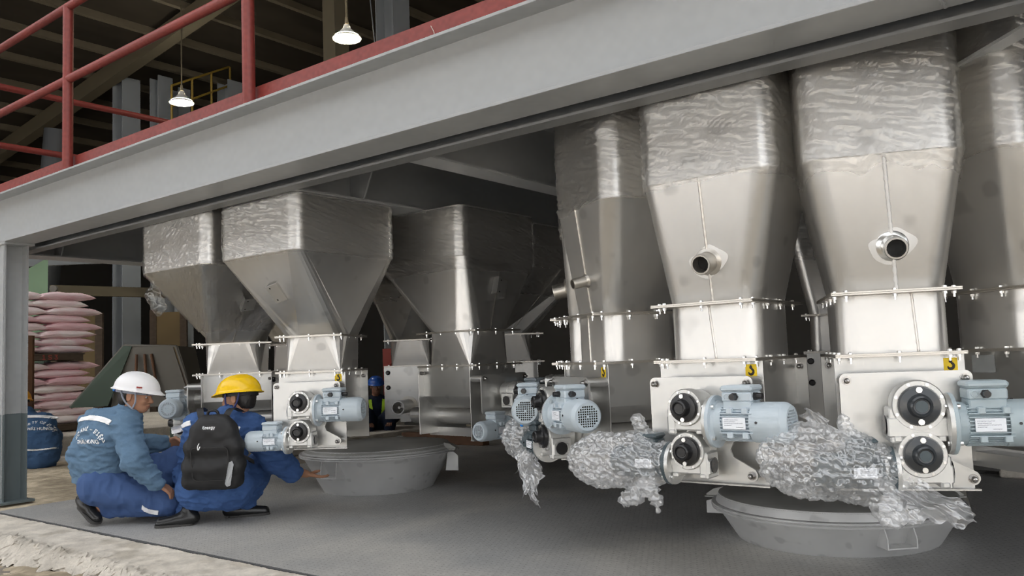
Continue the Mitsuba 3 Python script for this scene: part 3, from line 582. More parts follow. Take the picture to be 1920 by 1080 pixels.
# ------------------------------------------------------------------ hoppers
STUB = cat([lathe([(.026, .0), (.043, .0), (.043, .075), (.040, .080), (.034, .080), (.033, .03)], (0, 0, 0), (0, 0, 1), 32), lathe([(.060, .0), (.056, .004), (.044, .010), (.043, .012)], (0, 0, 0), (0, 0, 1), 28)])
def ring3(hx, hy, r, cx, cy, z, A=np.eye(4), k=6):
    q = rrect(hx, hy, r, k); P = np.c_[q[:, 0]+cx, q[:, 1]+cy, np.full(len(q), z)]
    return P @ A[:3, :3].T + A[:3, 3]
def match(ring, ref, k=6):
    n = len(ring); c = [np.roll(ring, -s*(k+1), axis=0) for s in range(4)]
    return min(c, key=lambda q: np.linalg.norm((q-ref)[:, :2], axis=1).sum())
def film_sheet(rings, zs, offs, seed, amp=.010, drop=0.0, cov=(0.0, 1.0)):
    """Stretch film around a loft; rings from low to high."""
    R = [np.asarray(r) for r in rings]; n = len(R[0]); seg = np.linalg.norm(np.roll(R[-1], -1, 0)-R[-1], axis=1); s = np.r_[0, np.cumsum(seg)]; L = s[-1]
    U = np.linspace(0, 1, 280); zz = [r[0, 2] for r in R]
    def at(z):
        k = min(max(np.searchsorted(zz, z)-1, 0), len(R)-2); t = np.clip((z-zz[k])/(zz[k+1]-zz[k]), 0, 1); Q = R[k]*(1-t)+R[k+1]*t; Q = np.vstack([Q, Q[:1]])
        return np.stack([np.interp(U*L, s, Q[:, i]) for i in range(3)], 1)
    V = np.linspace(0, 1, 100); P = np.zeros((len(V), len(U), 3)); z0 = zs[0]; z1 = zs[1]
    low = z0 + offs*(meshkit.fbm(np.stack([np.cos(U*2*PI)*2, np.sin(U*2*PI)*2, U*0+seed], -1), 3, seed)-0.5)*2
    for i, v in enumerate(V):
        full = np.stack([at(z0-offs+(z1-z0+offs)*w)for w in np.linspace(0, 1, 40)]) if i == 0 else full
        z = low*(1-v)+z1*v; w = np.clip((z-(z0-offs))/(z1-z0+offs), 0, 1)*39; a = np.clip(w.astype(int), 0, 38); t = w-a
        P[i] = full[a, np.arange(len(U))]*(1-t[:, None])+full[a+1, np.arange(len(U))]*t[:, None]
    du = np.gradient(P, axis=1); dv = np.gradient(P, axis=0); nn = np.cross(du, dv); nn /= np.linalg.norm(nn, axis=2, keepdims=True)+1e-9
    c = P.reshape(-1, 3).mean(0); sgn = np.sign(((P-c)*nn)[..., :2].sum()); nn *= sgn
    uu = np.broadcast_to(U*L, P.shape[:2]); z = P[..., 2]
    sk = z + .22*uu
    rid = lambda a, b, sd: 1-np.abs(2*meshkit.noise(np.stack([uu*a+sk*3, sk*b, uu*0+sd], -1), seed+sd)-1)
    h = .40*rid(6, 34, 1)**3 + .40*rid(12, 80, 2)**3 + .25*rid(38, 24, 3)**3
    tension = meshkit.fbm(np.stack([uu*2.2, z*2.5, uu*0+seed], -1), 2, seed+9)
    P = P + nn*(.004 + amp*h*(0.5+1.1*np.clip(tension-.25, 0, 1)))[..., None]
    m, q = P.shape[:2]; a = (np.arange(m-1)[:, None]*q+np.arange(q-1)[None]).ravel()
    return P.reshape(-1, 3), np.vstack([np.stack([a, a+1, a+q+1], 1), np.stack([a, a+q+1, a+q], 1)])
TOPL = {'L1': (-5.78, -4.94, 3.10, 3.95), 'L2': (-4.83, -4.03, 3.13, 3.98), 'L3': (-4.50, -3.65, 4.22, 5.09), 'L4': (-5.75, -4.95, 5.25, 6.05), 'L5': (-4.62, -3.80, 5.22, 6.05), 'L6': (-6.30, -5.50, 4.22, 5.02)}
TOPR = {'R0': .10, 'R1': .17, 'R2': .052, 'R3': -.012, 'R4': -.05, 'R5': 0.0}
HL = {'R3': 'tapered stainless hopper nearest the camera, film over half its taper, with a bright pipe stub', 'R2': 'tapered stainless hopper with an open pipe stub, second nearest the camera',
      'R1': 'narrow stainless hopper with a small pipe stub, lit along its rounded corner', 'R0': 'mostly hidden hopper beside the dark gap in the middle',
      'R4': 'stainless hopper cut off by the frame edge', 'R5': 'dark hopper deep in the gap between the two nearest hoppers',
      'L1': 'square stainless hopper with a loose film flap hanging from it, nearest the sacks', 'L2': 'square-topped stainless hopper with a tilted bracket plate, above the two blue-grey motors',
      'L3': 'square-topped stainless hopper under the middle cross beam with film sagging below its edge', 'L4': 'dark hopper behind, seen between two square hoppers', 'L5': 'dark hopper behind the middle one, by the black gap', 'L6': 'hopper mostly hidden between the two worker-side hoppers'}
def seam(pts, r=.0045): return tube(pts, r*(1+.25*np.sin(np.arange(len(pts))*2.4)), 6)
for k, u in UNITS.items():
    A = unit(*u); isR = k[0] == 'R'
    h = thing('hopper', HL[k], 'hopper', 'hoppers under the platform')
    if isR:
        c2 = ring3(.20, .205, .085, 0, .235, Z2+.006, A); c1 = ring3(.20, .205, .085, 0, .235, Z1-.006, A)
        b1 = ring3(.20, .205, .085, 0, .235, Z1+.006, A); FY = (.205, .22) if k == 'R0' else (.255, .165); b2 = ring3(HXR.get(k, .30), FY[0], .085, TOPR[k], FY[1], ZS, A); b3 = ring3(HXR.get(k, .30), FY[0], .085, TOPR[k], FY[1], 2.30, A)
    else:
        c2 = ring3(.185, .20, .012, 0, .235, Z2+.006, A); c1 = ring3(.215, .225, .13, 0, .235, Z1-.006, A)
        b1 = ring3(.215, .225, .13, 0, .235, Z1+.006, A); x0, x1, y0, y1 = TOPL[k]
        b2 = match(ring3((x1-x0)/2, (y1-y0)/2, .075, (x0+x1)/2, (y0+y1)/2, ZS), b1); b3 = b2+np.array([0, 0, (2.052 if k in ('L2', 'L3', 'L5') else 2.30)-ZS])
    part(h, 'chute', loft([c2, c1]), 'stainless', 25 if isR else False)
    part(h, 'taper', loft([b1, b2]), 'stainless', 25)
    part(h, 'upper_bin', loft([b2, b3], capb=True), 'stainless', 25)
    part(h, 'chute_foot_flange', flange_plate(Z2+.0005, .0055), 'flange_steel', tw=A)
    f1 = part(h, 'chute_flange', flange_plate(Z1-.006, .0055), 'flange_steel', tw=A)
    f2 = part(h, 'bin_flange', flange_plate(Z1+.0005, .0055), 'flange_steel', tw=A)
    for x, y in edge_bolts:
        key = num(f2+'__bolt'); scene[key] = {**BOLT, 'to_world': T4((A @ trans(x, y, Z1)).tolist())}
    part(h, 'shoulder_weld', seam(np.vstack([b2, b2[:1]]), .003), 'weld', True)
    # upright weld and pipe stub / bracket on the front of the taper
    if isR:
        fb = np.array([[.02, .030, Z1+.006], [TOPR[k]*.8, FY[1]-FY[0], ZS]]) @ A[:3, :3].T + A[:3, 3]
        part(h, 'taper_weld', seam([fb[0]*(1-t)+fb[1]*t + (A[:3, 1]*-.001) for t in np.linspace(0, 1, 40)], .0075 if k == 'R3' else .0055), 'weld_white' if k == 'R3' else 'weld', True)
        cf = np.array([[-.02 if k != 'R3' else .08, .030, Z2+.006], [-.03 if k != 'R3' else .07, .030, Z1-.006]]) @ A[:3, :3].T + A[:3, 3]
        if k == 'R2': cf = np.array([[.02, .030, Z2+.006], [.0, .030, Z1-.006]]) @ A[:3, :3].T + A[:3, 3]
        part(h, 'chute_weld', seam([cf[0]*(1-t)+cf[1]*t for t in np.linspace(0, 1, 20)], .005), 'weld', True)
        t = .33; pos = fb[0]*(1-t)+fb[1]*t; zdir = -A[:3, 1]*.96 + np.array([0, 0, -.22]); zdir /= np.linalg.norm(zdir); xd = A[:3, 0]; yd = np.cross(zdir, xd)
        B = np.eye(4); ss = .62 if k == 'R1' else 1.0; B[:3, 0], B[:3, 1], B[:3, 2], B[:3, 3] = xd*ss, yd*ss, zdir*(1 if k == 'R1' else ss), pos
        s = part(h, 'pipe_stub', STUB, 'bolt_steel' if k == 'R3' else 'flange_steel', 35, tw=B)
        if k in ('R2', 'R3'):
            q = [((.074+.012*math.sin(2*a+1)+.006*math.sin(5*a))*math.cos(a), (.064+.010*math.sin(2*a)+.005*math.sin(4*a+2))*math.sin(a)) for a in np.linspace(0, 2*PI, 60)[:-1]]
            part(s, 'pickled_patch', prism(sg.Polygon(q), .0016, (0, 0, 0), (1, 0, 0), (0, 1, 0)), 'weld_white', tw=B)
        part(s, 'bore', cyl((0, 0, .002), (0, 0, .028), .0335, n=24), 'void', tw=B)
    else:
        n1 = len(b1); i = 3
        lo, hi = (b1, b2)
        cand = [(0.5*(lo[a]+lo[(a+1) % n1]), 0.5*(hi[a]+hi[(a+1) % n1])) for a in (6, 13, 20, 27)]
        cam_d = lambda pr_: np.linalg.norm(0.5*(pr_[0]+pr_[1])-CAM)
        order = sorted(cand, key=cam_d)
        fa = order[1] if k == 'L3' else order[0]
        if k == 'L2': fa = max(order[:2], key=lambda q: -((q[0]+q[1]) @ rgt0))
        if k == 'L3': fa = max(order[:2], key=lambda q: ((q[0]+q[1]) @ rgt0))
        part(h, 'taper_weld', seam([fa[0]*(1-t)+fa[1]*t for t in np.linspace(0, 1, 40)], .0035), 'flange_steel', True)
        if k in ('L1', 'L2', 'L3'):
            t = .58; pos = fa[0]*(1-t)+fa[1]*t; zd = fa[1]-fa[0]; zd /= np.linalg.norm(zd)
            ctr = 0.5*(b1.mean(0)+b2.mean(0)); out = pos-ctr; out -= zd*(out@zd); out /= np.linalg.norm(out); xd = np.cross(zd, out)
            B = np.eye(4); B[:3, 0], B[:3, 1], B[:3, 2], B[:3, 3] = xd, out, zd, pos
            br = part(h, 'bracket', cat([box(-.045, .045, .040, .046, -.065, .065, .001), box(-.047, -.041, -.02, .046, -.065, .065), box(.041, .047, -.02, .046, -.065, .065)]), 'stainless_plate', tw=B)
            for sz in (-1, 1): part(br, 'slot', cyl((-.02, .0465, sz*.045), (-.02, .0445, sz*.045), .006, n=10), 'void', tw=B)
    # stretch film around the upper bin: a wrapping, a thing of its own
    fl = {'R3': (1.63, .09), 'R2': (1.68, .02), 'R1': (1.70, .03), 'R0': (1.60, .06), 'R4': (1.68, .02), 'R5': (1.55, .05), 'L1': (1.30, .03), 'L2': (1.69, .012), 'L3': (1.60, .025), 'L4': (1.55, .04), 'L5': (1.50, .05), 'L6': (1.4, .05)}[k]
    fm = film_sheet([b1, b2, b3], (fl[0], 2.04 if k in ('L2', 'L3', 'L5') else 2.25), fl[1], 3+list(UNITS).index(k), amp=.015)
    film_name = {'R3': 'crinkled clear stretch film on the nearest hopper, reaching below its shoulder', 'R2': 'clear stretch film around the top of the second nearest hopper', 'R1': 'clear stretch film around the top of the narrow third hopper',
                 'R0': 'clear stretch film on the half hidden hopper in the middle', 'R4': 'clear stretch film on the hopper cut by the frame edge', 'R5': 'dim stretch film on the dark hopper in the gap', 'L1': 'clear stretch film covering the square hopper nearest the sacks down its taper',
                 'L2': 'clear stretch film around the square top above the two motors', 'L3': 'clear stretch film on the square hopper under the middle cross beam', 'L4': 'dim stretch film on the dark hopper between two square ones', 'L5': 'dim stretch film on the dark hopper by the black gap', 'L6': 'dim stretch film on the hidden worker-side hopper'}[k]
    key = thing('stretch_film', film_name, 'plastic film', 'stretch film around the hoppers')
    put(key, fm, 'film', True)
    if k == 'L1':
        cpos = np.array([-5.645, 3.145, 1.50])
        F = Field(cpos-.25, cpos+.25, .012)
        F.chain([cpos+(-.03, 0, .14), cpos+(0, -.01, .04), cpos+(.05, 0, -.06)], [.015, .05, .05], .03)
        part(key, 'loose_flap', crumple(F.mesh(), .03, 24, 5, 3), 'film', True)

# ------------------------------------------------------------------ gearmotors (origin: wheel axis on the drive plate; -y away from the plate)
def gearmotor_proto(sgn=1, g=1.0, mscale=1.0, cover='black_plastic', paint='motor_paint', glands=2, grille='square', dx=.028):
    p = Proto(); S = scl(sgn, 1, 1)
    def add(name, mesh, m, smooth=False, parent='', **k):
        far = name in ('gear_flange', 'motor_flange', 'motor_body', 'fan_cover', 'terminal_box') or (parent and parent.split('__')[0] in ('motor_flange', 'motor_body', 'fan_cover', 'terminal_box'))
        return p.add(name, xf(mv(mesh, -dx) if far else mesh, S), m, smooth, parent, **k)
    ya, za = -.215, -.055*g      # motor axis
    hs = add('gear_housing', cat([lathe([(.045*g, 0), (.045*g, -.12), (.064*g, -.135), (.066*g, -.20), (.060*g, -.205), (.072*g, -.215), (.072*g, -.262), (.069*g, -.268), (.02, -.268)], (0, 0, 0), (0, 1, 0), 36),
            box(-.085*g, .085*g, ya-.042*g, ya+.042*g, za-.034*g, za+.022*g, .005), cyl((.07*g, ya, za), (.122, ya, za), .045*g, .060*g, 24),
            box(-.080*g, -.045*g, -.262, -.16, za-.05*g, za+.05*g, .005)] + [box(x-.012, x+.012, -.268, -.16, za-.046*g, za-.030*g, .003) for x in (-.06*g, .055*g)]), 'aluminium', 35)
    add('worm_cap', lathe([(.026*g, 0), (.030*g, -.004), (.0, -.004)], (-.085*g, ya, za), (1, 0, 0), 20), 'black_plastic', 30, parent=hs)
    for a in range(8):
        t = a*PI/4+.39; x, z = .064*g*math.cos(t), .064*g*math.sin(t)
        add('cover_screw', cyl((x, -.266, z), (x, -.2725, z), .0048*g, n=8), 'bolt_steel', parent=hs)
    oc = add('output_cover', lathe([(.0, -.268), (.056*g, -.268), (.057*g, -.274), (.053*g, -.286), (.034*g, -.288), (.030*g, -.296), (.029*g, -.318), (.024*g, -.322), (.021*g, -.314), (.0, -.312)], (0, 0, 0), (0, 1, 0), 36), cover, 35)
    for s in (-1, 1): add('cover_bolt', cyl((0, -.282, s*.045*g), (0, -.293, s*.045*g), .0085*g, n=10), 'bolt_steel', parent=oc)
    add('shaft_end', cyl((0, -.310, 0), (0, -.3155, 0), .017*g, n=18), 'dark_paint' if g > 1.1 else 'black_plastic', 40, parent=oc)
    ax = (1, 0, 0); o = (0, ya, za); m = mscale
    add('gear_flange', lathe([(.055*m, .112), (.098*m, .114), (.099*m, .118), (.099*m, .128), (.0, .128)], o, ax, 40), 'aluminium', 35)
    mf = add('motor_flange', lathe([(.0, .128), (.100*m, .128), (.101*m, .131), (.100*m, .141), (.080*m, .143), (.072*m, .150), (.068*m, .178), (.0, .178)], o, ax, 40), paint, 35)
    for k in range(4):
        t = k*PI/2+PI/4; q = np.array(o)+np.array([0, .083*m*math.cos(t), .083*m*math.sin(t)])
        add('flange_bolt', cat([cyl(q+(.100+.006, 0, 0), q+(.112, 0, 0), .008, n=6), cyl(q+(.141, 0, 0), q+(.154, 0, 0), .0085, n=8)]), 'bolt_steel', parent=mf)
    L = .178 + .125*m
    body = add('motor_body', cat([cyl((.17, ya, za), (L, ya, za), .061*m, n=32), box(.185, L-.01, ya-.05*m, ya+.05*m, za+.04*m, za+.080*m, .004)]
            + [box(x0, x0+.022*m, ya-.074*m, ya-.05*m, za+s*.045*m-.012, za+s*.045*m+.012, .003) for s in (-1, 1) for x0 in (.205, .255*m+.01)]), paint, 35)
    fins = []
    for k in range(40):
        t = k*2*PI/40
        if abs(math.sin(t)-1) < .12: continue
        c, s = math.cos(t), math.sin(t)
        if c < -.86: continue
        fins.append(xf(box(.176, L, -.0016, .0016, .055*m, .0735*m), np.array([[1, 0, 0, 0], [0, s, -(-c), ya], [0, -c, s, za], [0, 0, 0, 1.0]])))
    for s in np.linspace(-.036, .036, 7): fins.append(box(.176, L, ya-.072*m, ya-.05*m, za+s*m-.0016, za+s*m+.0016))
    add('cooling_fins', cat(fins), paint, parent=body, kind='stuff')
    e0, e1 = L-.012, L+.125*m
    fc = add('fan_cover', cat([lathe([(.073*m, e0), (.0755*m, e0+.001), (.0755*m, e1-.028*m), (.073*m, e1-.016*m), (.062*m, e1), (.058*m, e1), (.058*m, e1-.002)], o, ax, 44)]), paint, 30)
    for t in (2.9, 3.6): pass
    for q in ((0, -.0752*m, .004), (0, 0, .0752*m)):
        add('cover_screw', cyl((e0+.03, ya+q[1]*.98, za+q[2]*.98), (e0+.03, ya+q[1]*1.04, za+q[2]*1.04), .005, n=8), 'black_plastic', parent=fc)
    disc = sg.Point(0, 0).buffer(.0585*m, 24); holes = []
    if grille == 'square':
        st = .0107*m
        for i in range(-5, 6):
            for j in range(-5, 6):
                if math.hypot(i, j) < 4.75 and (i, j) != (0, 0): holes.append(sg.box(i*st-.0036*m, j*st-.0036*m, i*st+.0036*m, j*st+.0036*m))
    else:
        for R_, n_ in ((.046, 22), (.038, 18)):
            for k in range(n_): t = k*2*PI/n_; holes.append(sg.Point(R_*m*math.cos(t), R_*m*math.sin(t)).buffer(.0031*m, 3))
        for i in range(-3, 4):
            for j in range(-3, 4):
                if math.hypot(i, j) < 3.6: holes.append(sg.Point(i*.0085*m, j*.0085*m).buffer(.0011, 2))
    add('fan_grille', prism(disc.difference(shapely.union_all(holes)), .0015, (e1-.002, ya, za), (0, 1, 0), (0, 0, 1)), paint, parent=fc)
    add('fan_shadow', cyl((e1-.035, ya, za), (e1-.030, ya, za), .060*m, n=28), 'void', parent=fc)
    add('fan_hub', cyl((e1-.030, ya, za), (e1-.006, ya, za), .008, n=12), 'black_plastic', parent=fc)
    zb = za+.078*m
    tb = add('terminal_box', cat([box(.182, .182+.116*m, ya-.052*m, ya+.052*m, zb, zb+.036*m, .005), box(.177, .187+.116*m, ya-.057*m, ya+.057*m, zb+.037*m, zb+.060*m, .008)]), paint)
    if glands:
        add('cable_gland', cat([cyl((.235, ya-.05*m, zb+.019*m), (.235, ya-.062*m, zb+.019*m), .0155, n=6), cyl((.235, ya-.062*m, zb+.019*m), (.235, ya-.082*m, zb+.019*m), .0125, .0115, 14)]), 'black_plastic', 40, parent=tb)
        add('blank_plug', lathe([(.0, 0), (.011, 0), (.011, -.002), (.009, -.002)], (.203, ya-.052*m, zb+.019*m), (0, 1, 0), 18), paint, 30, parent=tb)
    if glands > 1:
        add('cable_gland', cat([cyl((.180+.116*m, ya-.02, zb+.019*m), (.194+.116*m, ya-.02, zb+.019*m), .0155, n=6), cyl((.194+.116*m, ya-.02, zb+.019*m), (.214+.116*m, ya-.02, zb+.019*m), .0125, .0115, 14)]), 'black_plastic', 40, parent=tb)
    np_ = p.add('nameplate', box(*sorted((sgn*(.192-dx), sgn*(.192-dx+.088*m))), ya-.0755*m, ya-.0735*m, za-.021*m, za+.021*m), 'nameplate')
    rows = [box(x0, x1, -.0004, 0, z-.0011, z+.0011) for z, x0, x1 in ((.013, .006, .060), (.006, .006, .05), (.0, .006, .078), (-.007, .006, .035), (-.014, .052, .080))]
    xm = .192-dx if sgn > 0 else -(.192-dx+.088*m)
    p.add('nameplate_print', mv(cat(rows), xm, ya-.0755*m, za), 'grey_print', parent=np_)
    return p
gm_up = gearmotor_proto()
gm_big = gearmotor_proto(g=1.22, mscale=1.06, cover='dark_gloss', paint='motor_paint_grey', glands=1)
gm_ring = gearmotor_proto(grille='round', glands=1)
gm_low = gearmotor_proto(-1, 1.0, .86, glands=0, dx=.036)
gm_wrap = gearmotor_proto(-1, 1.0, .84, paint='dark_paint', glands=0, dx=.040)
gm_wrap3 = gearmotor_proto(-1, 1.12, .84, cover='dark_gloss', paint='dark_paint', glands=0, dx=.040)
ZU, ZL = .775, .608
def gm(pro, k, z, label):
    if k[0] == 'L': z -= .010 if z > .7 else .024
    return pro.place('gearmotor', unit(*UNITS[k]) @ trans(.014 if k == 'R3' else 0, .020, z), label, 'gear motor', 'gearmotors on the feeders')
gm(gm_big, 'R3', ZU, 'large grey gearmotor with a metal ring around its dark cover, cut by the frame edge')
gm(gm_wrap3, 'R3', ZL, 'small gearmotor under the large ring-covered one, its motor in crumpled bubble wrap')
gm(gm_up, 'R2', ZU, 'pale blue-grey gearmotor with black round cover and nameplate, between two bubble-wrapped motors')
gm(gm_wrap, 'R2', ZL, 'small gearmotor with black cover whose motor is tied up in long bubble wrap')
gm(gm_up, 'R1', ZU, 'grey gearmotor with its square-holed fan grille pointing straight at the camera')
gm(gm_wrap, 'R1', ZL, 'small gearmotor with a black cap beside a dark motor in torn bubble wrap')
gm(gm_up, 'R0', ZU, 'grey gearmotor with a smaller fan grille, behind the big grille-ended one')
gm(gm_up, 'L2', ZU, 'pale blue motor with black cover, upper of the two above the far hatch')
gm(gm_low, 'L2', ZL, 'pale blue motor lying towards the backpack, lower of the two above the far hatch')
gm(gm_ring, 'L1', ZU, 'grey-blue motor with a round dotted fan grille, between the two crouching workers')
gm(gm_low, 'L1', ZL, 'small metallic gearmotor below the dotted fan grille, by the extended fist')
gm(gm_up, 'L3', ZU, 'dim gearmotor with a white square output box, beyond the side-on trough')
gm(gm_low, 'L3', ZL, 'small dim motor with a round fan grille low behind the bubble wrap')

# ------------------------------------------------------------------ bubble wrap bundles
def bundle(A, label, pts, rs, extra, seed, h=.006, k=.05):
    P = [np.asarray(q, float) for q in pts]; allp = np.vstack(P+[np.asarray(q[0]) for q in extra]+[np.asarray(q[1]) for q in extra])
    F = Field(allp.min(0)-.22, allp.max(0)+.22, h)
    F.chain(P, rs, k)
    for a, b, ra, rb in extra: F.cap(a, b, ra, rb, .03)
    m = F.mesh(2); m = crumple(m, .010, (8, 8, 8), seed, 2); m = crumple(m, .008, (26, 26, 26), seed+3, 2, True); m = crumple(m, .006, (58, 58, 58), seed+4, 1, True)
    v, f = m; bub = meshkit.noise(v*95, seed+6); v = v + normals(v, f)*((bub-.5)*.006)[:, None]
    key = thing('bubble_wrap', label, 'bubble wrap', 'bubble wrap around the lower motors')
    put(key, xf((v, f), A), 'bubble', True); return key
A2 = unit(*UNITS['R2']) @ trans(0, .020, ZL)
k = bundle(A2, 'long taut bubble wrap sleeve on a lower motor, tied with hanging tails',
       [(-.150, -.215, -.055), (-.22, -.215, -.05), (-.31, -.215, -.052), (-.42, -.215, -.06), (-.495, -.215, -.065)], [.075, .100, .093, .098, .080], [((-.20, -.23, .05), (-.225, -.24, .115), .02, .014)], 11)
def tail(name, key, pts, rs, A, seed):
    P = curve(pts, 16); F = Field(P.min(0)-.06, P.max(0)+.06, .005); F.chain(P, np.interp(np.linspace(0, 1, 16), np.linspace(0, 1, len(rs)), rs), .012)
    part(key, name, xf(crumple(F.mesh(), .016, (40, 40, 40), seed, 2, True), A), 'bubble', True)
tail('tail', k, [(-.19, -.24, -.13), (-.215, -.25, -.165), (-.255, -.26, -.19), (-.30, -.26, -.215)], [.016, .022, .024, .010], A2, 3)
tail('tail', k, [(-.185, -.24, -.13), (-.165, -.25, -.17), (-.155, -.25, -.20), (-.15, -.255, -.235)], [.014, .016, .010, .005], A2, 4)
A3 = unit(*UNITS['R3']) @ trans(0, .020, ZL)
k = bundle(A3, 'big crumpled bubble wrap bundle on the lower motor over the near hatch',
       [(-.135, -.235, -.06), (-.20, -.24, -.05), (-.28, -.23, -.035), (-.37, -.22, -.02), (-.435, -.215, -.025)], [.085, .102, .106, .116, .092], [((-.16, -.25, -.10), (-.10, -.30, -.20), .06, .040), ((-.20, -.25, .05), (-.235, -.27, .125), .03, .015)], 21)
def sheet(key, name, P00, P10, P01, P11, sag, seed, A, nx=60, ny=40, amp=.03):
    P00, P10, P01, P11 = (np.asarray(q, float) for q in (P00, P10, P01, P11))
    def fn(U, V):
        q = ((1-U)*(1-V))[..., None]*P00+(U*(1-V))[..., None]*P10+((1-U)*V)[..., None]*P01+(U*V)[..., None]*P11
        n_ = np.cross(P10-P00, P01-P00); n_ /= np.linalg.norm(n_)
        eu, ev = P10-P00, P01-P00; w = np.maximum(np.abs(2*U-1), np.abs(2*V-1))[..., None]**2
        q = q + w*(eu*(meshkit.fbm(np.stack([V*4, U*2, U*0+seed+1], -1), 3, seed+5)-.5)[..., None]*.55 + ev*(meshkit.fbm(np.stack([U*5, V*2, U*0+seed+2], -1), 3, seed+6)-.5)[..., None]*.6)
        d = meshkit.fbm(np.stack([U*5, V*4, U*0+seed], -1), 4, seed)-.5; b_ = meshkit.noise(np.stack([U*nx*.55, V*ny*.55, U*0], -1), seed+2)-.5
        return q+n_*(d*amp*2+b_*.005)[..., None]+np.array([0, 0, -1])*(sag*4*U*(1-U))[..., None]
    part(key, name, xf(grid(fn, np.linspace(0, 1, nx), np.linspace(0, 1, ny)), A), 'bubble', True)
sheet(k, 'loose_flap', (-.14, -.26, -.04), (.03, -.30, -.10), (-.16, -.33, -.21), (.15, -.33, -.20), .0, 9, A3, amp=.045)
sheet(k, 'loose_flap', (-.34, -.18, .06), (-.22, -.20, .06), (-.36, -.20, .15), (-.30, -.20, .14), .0, 15, A3, 30, 24, .02)
A1 = unit(*UNITS['R1']) @ trans(0, .020, ZL)
k = bundle(A1, 'torn bubble wrap hanging open below the dark motor with a blue cap', [(-.36, -.215, -.03), (-.44, -.215, -.04), (-.50, -.20, -.05)], [.085, .095, .085], [], 31)
sheet(k, 'loose_flap', (-.08, -.30, -.09), (-.50, -.25, -.04), (-.10, -.28, -.36), (-.36, -.27, -.20), .0, 33, A1, 70, 50, .03)
sheet(k, 'loose_flap', (-.12, -.25, -.10), (-.30, -.32, -.10), (-.10, -.26, -.24), (-.24, -.30, -.31), .0, 37, A1, 50, 40, .03)
kc = tag(num('motor_cap'), 'bright blue round cap on the dark motor end in the torn bubble wrap', 'cap')
put(kc, xf(lathe([(.0, 0), (.013, 0), (.014, .004), (.011, .010), (.0, .011)], (-.235, -.292, .045), (0, -1, 0), 18), A1), 'blue_plastic', 35)

# ------------------------------------------------------------------ people
def basis(f, u=(0, 0, 1)):
    f = np.asarray(f, float); f = f/np.linalg.norm(f); r = np.cross(f, u); r /= np.linalg.norm(r); return np.stack([r, f, np.cross(r, f)])
def head_field(F, c, B, s=1.0):
    """c: middle of the head; B rows: right, forward, up."""
    P = lambda x, y, z: c + s*(x*B[0]+y*B[1]+z*B[2])
    e = lambda x, y, z, a, b, d, k=.02, cut=False: F.ell(P(x, y, z), B, np.array([a, b, d])*s, k*s, cut)
    e(0, -.010, .030, .076, .098, .088); e(0, .030, -.045, .058, .066, .068, .03); e(0, .062, -.082, .030, .030, .026, .025)
    e(0, .080, .012, .052, .016, .014, .02)                       # brow
    for x in (-.031, .031): e(x, .092, -.008, .017, .012, .011, .006, True); e(x, .078, -.030, .026, .022, .022, .02)
    F.cap(P(0, .092, .004), P(0, .113, -.034), .009*s, .013*s, .010*s)
    for x in (-.012, .012): e(x, .103, -.037, .009, .010, .008, .006)
    e(0, .093, -.061, .024, .011, .006, .008); e(0, .090, -.071, .020, .011, .006, .008)
    for x in (-1, 1):
        e(x*.079, -.006, -.012, .009, .020, .033, .008); e(x*.087, -.002, -.010, .006, .011, .020, .004, True)
def eyes(key, c, B, s=1.0):
    for x in (-.031, .031):
        q = c+s*(x*B[0]+.083*B[1]-.008*B[2]); ev, ef = trimesh.creation.icosphere(2, .0115*s).vertices, trimesh.creation.icosphere(2).faces
        e_ = part(key, 'eye', (ev+q, ef), 'eye_white', True); part(e_, 'pupil', (ev*.55+q+B[1]*.0065*s, ef), 'black_plastic', True)
        part(key, 'eyebrow', tube([c+s*((x+t*.018)*B[0]+(.097-.006*abs(t))*B[1]+(.016-.003*t*t)*B[2]) for t in (-1, -.3, .4, 1)], [.002, .0035, .0035, .002], 6), 'hair', True)
def hair(key, c, B, s=1.0, back=True):
    F = Field(c-.16, c+.16, .006); P = lambda x, y, z: c + s*(x*B[0]+y*B[1]+z*B[2])
    F.ell(P(0, -.018, .034), B, np.array([.081, .100, .090])*s, .01); F.ell(P(0, -.055, -.03), B, np.array([.066, .055, .065])*s, .03)
    F.ell(P(0, .095, -.035), B, np.array([.075, .085, .085])*s, .0, True)
    for x in (-1, 1): F.ell(P(x*.085, .004, -.02), B, np.array([.022, .024, .038])*s, 0, True)
    F.plane(P(0, 0, -.075), -B[2])
    part(key, 'hair', crumple(F.mesh(), .003, (60, 60, 25), 3, 2), 'hair', True)
